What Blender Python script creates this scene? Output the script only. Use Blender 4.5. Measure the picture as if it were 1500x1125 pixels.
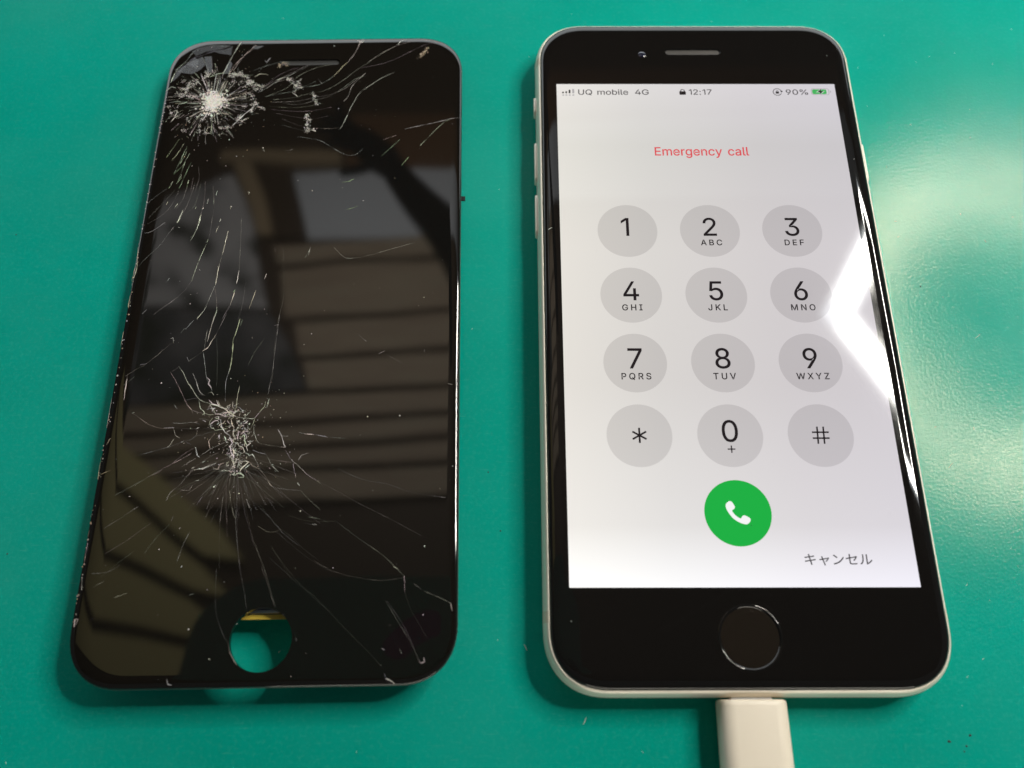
import bpy, bmesh, math, random
from mathutils import Vector, Matrix, noise
from mathutils.geometry import delaunay_2d_cdt

# ---------------------------------------------------------------- scene, camera, light
S = bpy.context.scene
for o_ in list(bpy.data.objects):
    bpy.data.objects.remove(o_)
COL = S.collection
MM = 0.001
R = math.radians

cam_d = bpy.data.cameras.new("camera")
cam = bpy.data.objects.new("camera", cam_d)
COL.objects.link(cam)
cam_d.sensor_fit = 'HORIZONTAL'
cam_d.sensor_width = 36.0
cam_d.lens = 36.0 * 1250.07 / 1500.0
cam_d.clip_start = 0.005
cam_d.clip_end = 50.0
cam_d.dof.use_dof = True
cam_d.dof.focus_distance = 0.162
cam_d.dof.aperture_fstop = 15.0
cam.matrix_world = Matrix((
    (0.99999655, 0.000847968, -0.00248617, -0.0390983),
    (-0.00169264, 0.93178308, -0.36301161, -0.0719451),
    (0.00200875, 0.36301457, 0.93178130, 0.1517094),
    (0, 0, 0, 1)))
S.camera = cam

world = bpy.data.worlds.new("World")
S.world = world
world.use_nodes = True
world.node_tree.nodes["Background"].inputs[0].default_value = (0.95, 0.98, 1.0, 1)
world.node_tree.nodes["Background"].inputs[1].default_value = 0.05

S.view_settings.view_transform = 'Standard'
S.view_settings.look = 'None'
S.view_settings.exposure = 0.0
S.view_settings.gamma = 1.0
S.cycles.max_bounces = 8


def area(name, loc, target, sx, sy, power, col):
    d = bpy.data.lights.new(name, 'AREA')
    d.shape = 'RECTANGLE'
    d.size, d.size_y = sx, sy
    d.energy = power
    d.color = col
    o = bpy.data.objects.new(name, d)
    COL.objects.link(o)
    o.location = loc
    o.rotation_euler = (Vector(target) - Vector(loc)).to_track_quat('-Z', 'Y').to_euler()
    return o


# daylight coming over the far edge of the bench, and an added, unseen uplight that brightens the mirrored timber ceiling
area("window_light", (-0.20, 0.50, 0.20), (-0.16, -0.2, 0.12), 1.6, 0.24, 2.7, (0.92, 0.98, 1.0))
area("room_light", (0.15, -1.05, 0.09), (0.0, -0.05, 0.0), 1.0, 0.13, 3.2, (1.0, 0.93, 0.80))
area("added_ceiling_uplight", (-0.45, 1.25, 1.15), (-0.45, 1.20, 2.2), 1.2, 0.9, 27.0, (1.0, 0.95, 0.88))

# ---------------------------------------------------------------- materials


def mat(name, col, rough=0.5, metal=0.0, ior=1.5, **kw):
    m = bpy.data.materials.new(name)
    m.use_nodes = True
    p = m.node_tree.nodes["Principled BSDF"]
    p.inputs["Base Color"].default_value = (*col, 1)
    p.inputs["Roughness"].default_value = rough
    p.inputs["Metallic"].default_value = metal
    p.inputs["IOR"].default_value = ior
    for k, v in kw.items():
        p.inputs[k].default_value = v
    return m


def nodes(m):
    t = m.node_tree
    return t, t.nodes, t.links, t.nodes["Principled BSDF"]


def nd(t, kind, **kw):
    n = t.nodes.new(kind)
    for k, v in kw.items():
        if k in n.inputs:
            n.inputs[k].default_value = v
        else:
            setattr(n, k, v)
    return n


def mth(t, op, a, b=None, clamp=False):
    n = t.nodes.new("ShaderNodeMath")
    n.operation = op
    n.use_clamp = clamp
    for i, v in enumerate((a, b)):
        if v is None:
            continue
        if isinstance(v, (int, float)):
            n.inputs[i].default_value = v
        else:
            t.links.new(v, n.inputs[i])
    return n.outputs[0]


def ramp(t, src, stops):
    n = t.nodes.new("ShaderNodeValToRGB")
    el = n.color_ramp.elements
    while len(el) > 1:
        el.remove(el[-1])
    for i, (p, c) in enumerate(stops):
        e = el[0] if i == 0 else el.new(p)
        e.position = p
        e.color = (*c, 1) if len(c) == 3 else c
    t.links.new(src, n.inputs[0])
    return n.outputs[0]


def mixcol(t, fac, a, b):
    n = t.nodes.new("ShaderNodeMix")
    n.data_type = 'RGBA'
    for sock, v in ((n.inputs[0], fac), (n.inputs[6], a), (n.inputs[7], b)):
        if isinstance(v, (int, float)):
            sock.default_value = v
        elif isinstance(v, tuple):
            sock.default_value = (*v, 1)
        else:
            t.links.new(v, sock)
    return n.outputs[2]


# green rubber work mat: blotchy colour, fine grain, hairline scratches, a few stains
M_MAT = mat("green_mat_rubber", (0.0, 0.36, 0.265), 0.34, ior=1.28, **{"Specular Tint": (1.0, 0.83, 0.64, 1)})
t, N, L_, P_ = nodes(M_MAT)
tc = nd(t, "ShaderNodeTexCoord")


def mapping(rot, sc):
    n = nd(t, "ShaderNodeMapping")
    n.inputs["Rotation"].default_value = (0, 0, rot)
    n.inputs["Scale"].default_value = sc
    L_.new(tc.outputs["Object"], n.inputs["Vector"])
    return n.outputs[0]


def ntex(vec, scale, detail=2.0, rough=0.5):
    n = nd(t, "ShaderNodeTexNoise", Scale=scale, Detail=detail, Roughness=rough)
    L_.new(vec, n.inputs["Vector"])
    return n.outputs["Fac"]


obj_v = tc.outputs["Object"]
blot = ntex(obj_v, 22, 4, 0.6)
c1 = ramp(t, blot, [(0.3, (0.0, 0.315, 0.247)), (0.7, (0.0, 0.365, 0.292))])
fine = ntex(obj_v, 420, 3, 0.7)
c1 = mixcol(t, mth(t, 'MULTIPLY', fine, 0.16), c1, (0.02, 0.22, 0.175))
speck = ntex(obj_v, 1300, 2, 0.7)
c1 = mixcol(t, mth(t, 'MULTIPLY', mth(t, 'SUBTRACT', speck, 0.50, True), 0.9, True), c1, (0.05, 0.40, 0.33))
scuff = ntex(obj_v, 14, 5, 0.7)
c1 = mixcol(t, mth(t, 'MULTIPLY', mth(t, 'SUBTRACT', scuff, 0.46, True), 1.0, True), c1, (0.05, 0.37, 0.30))
stain = ntex(obj_v, 95, 2, 0.5)
c1 = mixcol(t, mth(t, 'MULTIPLY', mth(t, 'MULTIPLY', mth(t, 'SUBTRACT', stain, 0.72), 6.0, True), 0.35), c1, (0.01, 0.14, 0.11))
C1_OUT = c1
grain = ntex(obj_v, 1700, 2, 0.6)
grain2 = ntex(obj_v, 900, 3, 0.6)
scr = None
for ang, s_ in ((0.35, 1), (-0.6, 1.2), (1.25, 0.9), (2.3, 1.1)):
    v_ = ntex(mapping(ang, (260 * s_, 2600 * s_, 1)), 1.0, 1.0, 0.4)
    k_ = mth(t, 'SUBTRACT', v_, 0.70)
    k_ = mth(t, 'MULTIPLY', k_, 6.0, True)
    scr = k_ if scr is None else mth(t, 'MAXIMUM', scr, k_)
L_.new(mixcol(t, mth(t, 'MULTIPLY', scr, 0.16, True), C1_OUT, (0.12, 0.42, 0.35)), P_.inputs["Base Color"])
hgt = mth(t, 'ADD', mth(t, 'ADD', mth(t, 'MULTIPLY', grain, 0.75), mth(t, 'MULTIPLY', grain2, 0.15)), mth(t, 'MULTIPLY', scr, -0.10))
bmp = nd(t, "ShaderNodeBump", Strength=1.0, Distance=0.000037)
L_.new(hgt, bmp.inputs["Height"])
L_.new(bmp.outputs[0], P_.inputs["Normal"])
L_.new(mth(t, 'ADD', mth(t, 'MULTIPLY', ntex(obj_v, 60, 3, 0.6), 0.06), 0.13), P_.inputs["Roughness"])

M_GLASS = mat("black_cover_glass", (0.0065, 0.006, 0.0058), 0.015, ior=1.56)
t, N, L_, P_ = nodes(M_GLASS)
g_tc = nd(t, "ShaderNodeTexCoord")
g_n = nd(t, "ShaderNodeTexNoise", Scale=55.0, Detail=4.0)
L_.new(g_tc.outputs["Object"], g_n.inputs["Vector"])
L_.new(mth(t, 'MULTIPLY', mth(t, 'SUBTRACT', g_n.outputs["Fac"], 0.30, True), 0.16), P_.inputs["Roughness"])
M_BROKEN = mat("dark_lcd_glass", (0.0062, 0.0056, 0.0048), 0.02, ior=1.66)
t, N, L_, P_ = nodes(M_BROKEN)
g_tc = nd(t, "ShaderNodeTexCoord")
g_n = nd(t, "ShaderNodeTexNoise", Scale=60.0, Detail=3.0)
L_.new(g_tc.outputs["Object"], g_n.inputs["Vector"])
L_.new(mth(t, 'ADD', mth(t, 'MULTIPLY', g_n.outputs["Fac"], 0.035), 0.018), P_.inputs["Roughness"])
g_b = nd(t, "ShaderNodeBump", Strength=0.22, Distance=0.0004)
g_n2 = nd(t, "ShaderNodeTexNoise", Scale=32.0, Detail=1.0)
L_.new(g_tc.outputs["Object"], g_n2.inputs["Vector"])
L_.new(g_n2.outputs["Fac"], g_b.inputs["Height"])
L_.new(g_b.outputs[0], P_.inputs["Normal"])

M_BLACK = mat("black_plastic", (0.008, 0.008, 0.008), 0.35)
M_ALU = mat("champagne_aluminium", (0.87, 0.81, 0.70), 0.40, 0.3)
t, N, L_, P_ = nodes(M_ALU)
a_tc = nd(t, "ShaderNodeTexCoord")
a_n = nd(t, "ShaderNodeTexNoise", Scale=5000.0, Detail=2.0)
L_.new(a_tc.outputs["Object"], a_n.inputs["Vector"])
a_b = nd(t, "ShaderNodeBump", Strength=0.15, Distance=0.00002)
L_.new(a_n.outputs["Fac"], a_b.inputs["Height"])
L_.new(a_b.outputs[0], P_.inputs["Normal"])
M_BAND = mat("cream_antenna_plastic", (0.74, 0.66, 0.52), 0.5)
M_BACKGLASS = mat("white_back_glass", (0.75, 0.73, 0.68), 0.1)
M_GRILLE = mat("earpiece_mesh", (0.075, 0.07, 0.065), 0.45, 0.6)
t, N, L_, P_ = nodes(M_GRILLE)
a_tc = nd(t, "ShaderNodeTexCoord")
a_n = nd(t, "ShaderNodeTexChecker", Scale=4200.0)
L_.new(a_tc.outputs["Object"], a_n.inputs["Vector"])
a_b = nd(t, "ShaderNodeBump", Strength=0.5, Distance=0.00006)
L_.new(a_n.outputs["Fac"], a_b.inputs["Height"])
L_.new(a_b.outputs[0], P_.inputs["Normal"])
M_LENS = mat("camera_lens", (0.003, 0.004, 0.02), 0.03, ior=1.9)
M_STEEL = mat("satin_steel", (0.55, 0.55, 0.54), 0.32, 0.9)
M_RIM = mat("dark_frame_rim", (0.05, 0.05, 0.048), 0.28, 0.2)
M_YELLOW = mat("amber_polyimide_flex", (0.85, 0.62, 0.09), 0.35)
M_SILVER = mat("tinned_contact", (0.82, 0.84, 0.9), 0.3, 0.2)
M_CREAM = mat("warm_white_plug_plastic", (0.82, 0.735, 0.61), 0.42)
M_LINT = mat("pale_lint", (0.62, 0.66, 0.62), 0.8)
M_SPECK = mat("dark_grit", (0.015, 0.03, 0.028), 0.7)

# fractured glass: whitish where it opened, partly clear where the crack is tight
M_CRACK = mat("fractured_glass", (0.8, 0.76, 0.71), 0.35)
t, N, L_, P_ = nodes(M_CRACK)
at_c = nd(t, "ShaderNodeAttribute", attribute_name="tint")
L_.new(at_c.outputs["Color"], P_.inputs["Base Color"])
L_.new(at_c.outputs["Alpha"], P_.inputs["Alpha"])

# the lit display: its emission is brighter towards the bottom and a touch warmer on the left
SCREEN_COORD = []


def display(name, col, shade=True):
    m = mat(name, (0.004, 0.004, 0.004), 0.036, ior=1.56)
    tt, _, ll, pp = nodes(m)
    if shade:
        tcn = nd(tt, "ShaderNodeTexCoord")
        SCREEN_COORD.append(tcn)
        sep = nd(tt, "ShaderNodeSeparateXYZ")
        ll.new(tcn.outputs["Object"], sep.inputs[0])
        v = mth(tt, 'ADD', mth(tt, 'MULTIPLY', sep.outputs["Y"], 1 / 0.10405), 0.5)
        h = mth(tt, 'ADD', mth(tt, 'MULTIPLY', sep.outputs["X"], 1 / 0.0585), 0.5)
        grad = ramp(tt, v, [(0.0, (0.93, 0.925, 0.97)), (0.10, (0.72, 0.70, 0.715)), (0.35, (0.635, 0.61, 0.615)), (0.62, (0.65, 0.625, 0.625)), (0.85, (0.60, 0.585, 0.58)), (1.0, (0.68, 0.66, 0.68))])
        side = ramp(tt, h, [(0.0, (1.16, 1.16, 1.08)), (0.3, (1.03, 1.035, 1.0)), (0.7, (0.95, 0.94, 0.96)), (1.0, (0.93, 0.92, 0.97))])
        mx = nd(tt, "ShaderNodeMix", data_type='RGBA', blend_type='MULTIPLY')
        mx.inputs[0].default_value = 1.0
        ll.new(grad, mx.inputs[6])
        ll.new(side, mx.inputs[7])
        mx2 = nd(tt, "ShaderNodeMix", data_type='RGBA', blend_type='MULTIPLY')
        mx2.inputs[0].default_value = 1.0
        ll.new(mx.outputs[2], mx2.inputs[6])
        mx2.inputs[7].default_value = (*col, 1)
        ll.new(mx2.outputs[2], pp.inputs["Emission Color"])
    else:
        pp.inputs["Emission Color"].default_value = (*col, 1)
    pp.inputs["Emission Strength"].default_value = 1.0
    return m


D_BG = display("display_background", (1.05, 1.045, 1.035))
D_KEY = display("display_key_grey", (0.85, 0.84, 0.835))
D_DARK = display("display_dark_text", (0.012, 0.009, 0.011), False)
D_GREYTXT = display("display_grey_text", (0.05, 0.046, 0.05), False)
D_SOFT = display("display_pale_grey", (0.42, 0.40, 0.41), False)
D_RED = display("display_red_text", (0.70, 0.055, 0.065), False)
D_GREEN = display("display_green", (0.010, 0.43, 0.055), False)
D_BATT = display("display_battery_green", (0.06, 0.44, 0.11), False)
D_WHITE = display("display_white", (0.92, 0.92, 0.92), False)

# ---------------------------------------------------------------- helpers


def link(o, parent=None):
    COL.objects.link(o)
    if parent is not None:
        o.parent = parent
    return o


def tag(o, label=None, cat=None, group=None, kind=None):
    for k, v in (("label", label), ("category", cat), ("group", group), ("kind", kind)):
        if v:
            o[k] = v
    return o


def empty(name, loc=(0, 0, 0)):
    o = bpy.data.objects.new(name, None)
    o.empty_display_size = 0.01
    o.location = Vector(loc) * MM
    return link(o)


def build(name, verts, faces, m, parent=None, smooth=True, flat_from=None, loc=None):
    """verts in millimetres; faces with index >= flat_from stay flat shaded"""
    me = bpy.data.meshes.new(name)
    me.from_pydata([Vector(v) * MM for v in verts], [], faces)
    bm = bmesh.new()
    bm.from_mesh(me)
    bmesh.ops.recalc_face_normals(bm, faces=bm.faces)
    bm.to_mesh(me)
    bm.free()
    for i, f in enumerate(me.polygons):
        f.use_smooth = smooth and (flat_from is None or i < flat_from)
    me.materials.append(m)
    o = bpy.data.objects.new(name, me)
    if loc is not None:
        o.location = Vector(loc) * MM
    return link(o, parent)


def rrect(hw, hh, r, n=10, cx=0, cy=0, p=2.25):
    """rounded rectangle outline with slightly squarish (continuous) corners"""
    out = []
    for sx, sy, a0 in ((1, 1, 0), (-1, 1, 90), (-1, -1, 180), (1, -1, 270)):
        for i in range(n + 1):
            a = R(a0 + 90 * i / n)
            c, s = math.cos(a), math.sin(a)
            x = math.copysign(abs(c) ** (2 / p), c) * r
            y = math.copysign(abs(s) ** (2 / p), s) * r
            out.append((cx + sx * (hw - r) + x, cy + sy * (hh - r) + y))
    return out


def circle(cx, cy, r, n=40):
    return [(cx + r * math.cos(2 * math.pi * i / n), cy + r * math.sin(2 * math.pi * i / n)) for i in range(n)]


class MB:
    def __init__(self):
        self.v, self.f = [], []

    def ring(self, pts, z):
        i = len(self.v)
        self.v += [(x, y, z) for x, y in pts]
        return list(range(i, i + len(pts)))

    def bridge(self, a, b, closed=True):
        n = len(a)
        for i in range(n if closed else n - 1):
            j = (i + 1) % n
            self.f.append((a[i], a[j], b[j], b[i]))

    def cap(self, *loops):
        """fill the first loop, leaving the other loops open"""
        idx, co, faces = [], [], []
        for lp in loops:
            q = [self.v[i] for i in lp]
            if sum(q[k - 1][0] * q[k][1] - q[k][0] * q[k - 1][1] for k in range(len(q))) < 0:
                lp = lp[::-1]
            n0 = len(idx)
            idx += lp
            co += [Vector(self.v[i][:2]) for i in lp]
            faces.append(list(range(n0, n0 + len(lp))))
        ov, oe, of, orig_v, orig_e, orig_f = delaunay_2d_cdt(co, [], faces, 1, 1e-5)
        z = self.v[loops[0][0]][2]
        mp = []
        for k, v in enumerate(ov):
            if orig_v[k]:
                mp.append(idx[orig_v[k][0]])
            else:
                mp.append(len(self.v))
                self.v.append((v.x, v.y, z))
        for f, src in zip(of, orig_f):
            if src and all(q == 0 for q in src):
                self.f.append(tuple(mp[q] for q in f))

    def box(self, x0, x1, y0, y1, z0, z1):
        a = self.ring([(x0, y0), (x1, y0), (x1, y1), (x0, y1)], z0)
        b = self.ring([(x0, y0), (x1, y0), (x1, y1), (x0, y1)], z1)
        self.bridge(a, b)
        self.f += [tuple(a), tuple(b)]

    def done(self, name, m, parent=None, **k):
        return build(name, self.v, self.f, m, parent, **k)


def sheet(name, pts, z, m, parent, loc=None):
    b = MB()
    if loc is not None:
        pts = [(x - loc[0], y - loc[1]) for x, y in pts]
    b.cap(b.ring(pts, z))
    return b.done(name, m, parent, smooth=False, loc=(loc[0], loc[1], 0) if loc else None)


def plate(name, pts, z0, z1, bev, m, parent, loc=None):
    """solid plate with a small rounded upper edge"""
    cx = sum(p[0] for p in pts) / len(pts)
    cy = sum(p[1] for p in pts) / len(pts)

    def ins(d):
        out = []
        n = len(pts)
        for i in range(n):
            ax, ay = pts[i - 1]
            bx, by = pts[(i + 1) % n]
            tx, ty = bx - ax, by - ay
            l = math.hypot(tx, ty) or 1
            nx, ny = -ty / l, tx / l
            if nx * (cx - pts[i][0]) + ny * (cy - pts[i][1]) < 0:
                nx, ny = -nx, -ny
            out.append((pts[i][0] + nx * d, pts[i][1] + ny * d))
        return out
    b = MB()
    r0 = b.ring(pts, z0)
    prev = b.ring(pts, z1 - bev)
    b.cap(r0)
    b.bridge(r0, prev)
    for k in (1, 2, 3):
        a = R(30 * k)
        nx_ = b.ring(ins(bev * (1 - math.cos(a))), z1 - bev + bev * math.sin(a))
        b.bridge(prev, nx_)
        prev = nx_
    nf = len(b.f)
    b.cap(prev)
    return b.done(name, m, parent, flat_from=nf)


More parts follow.
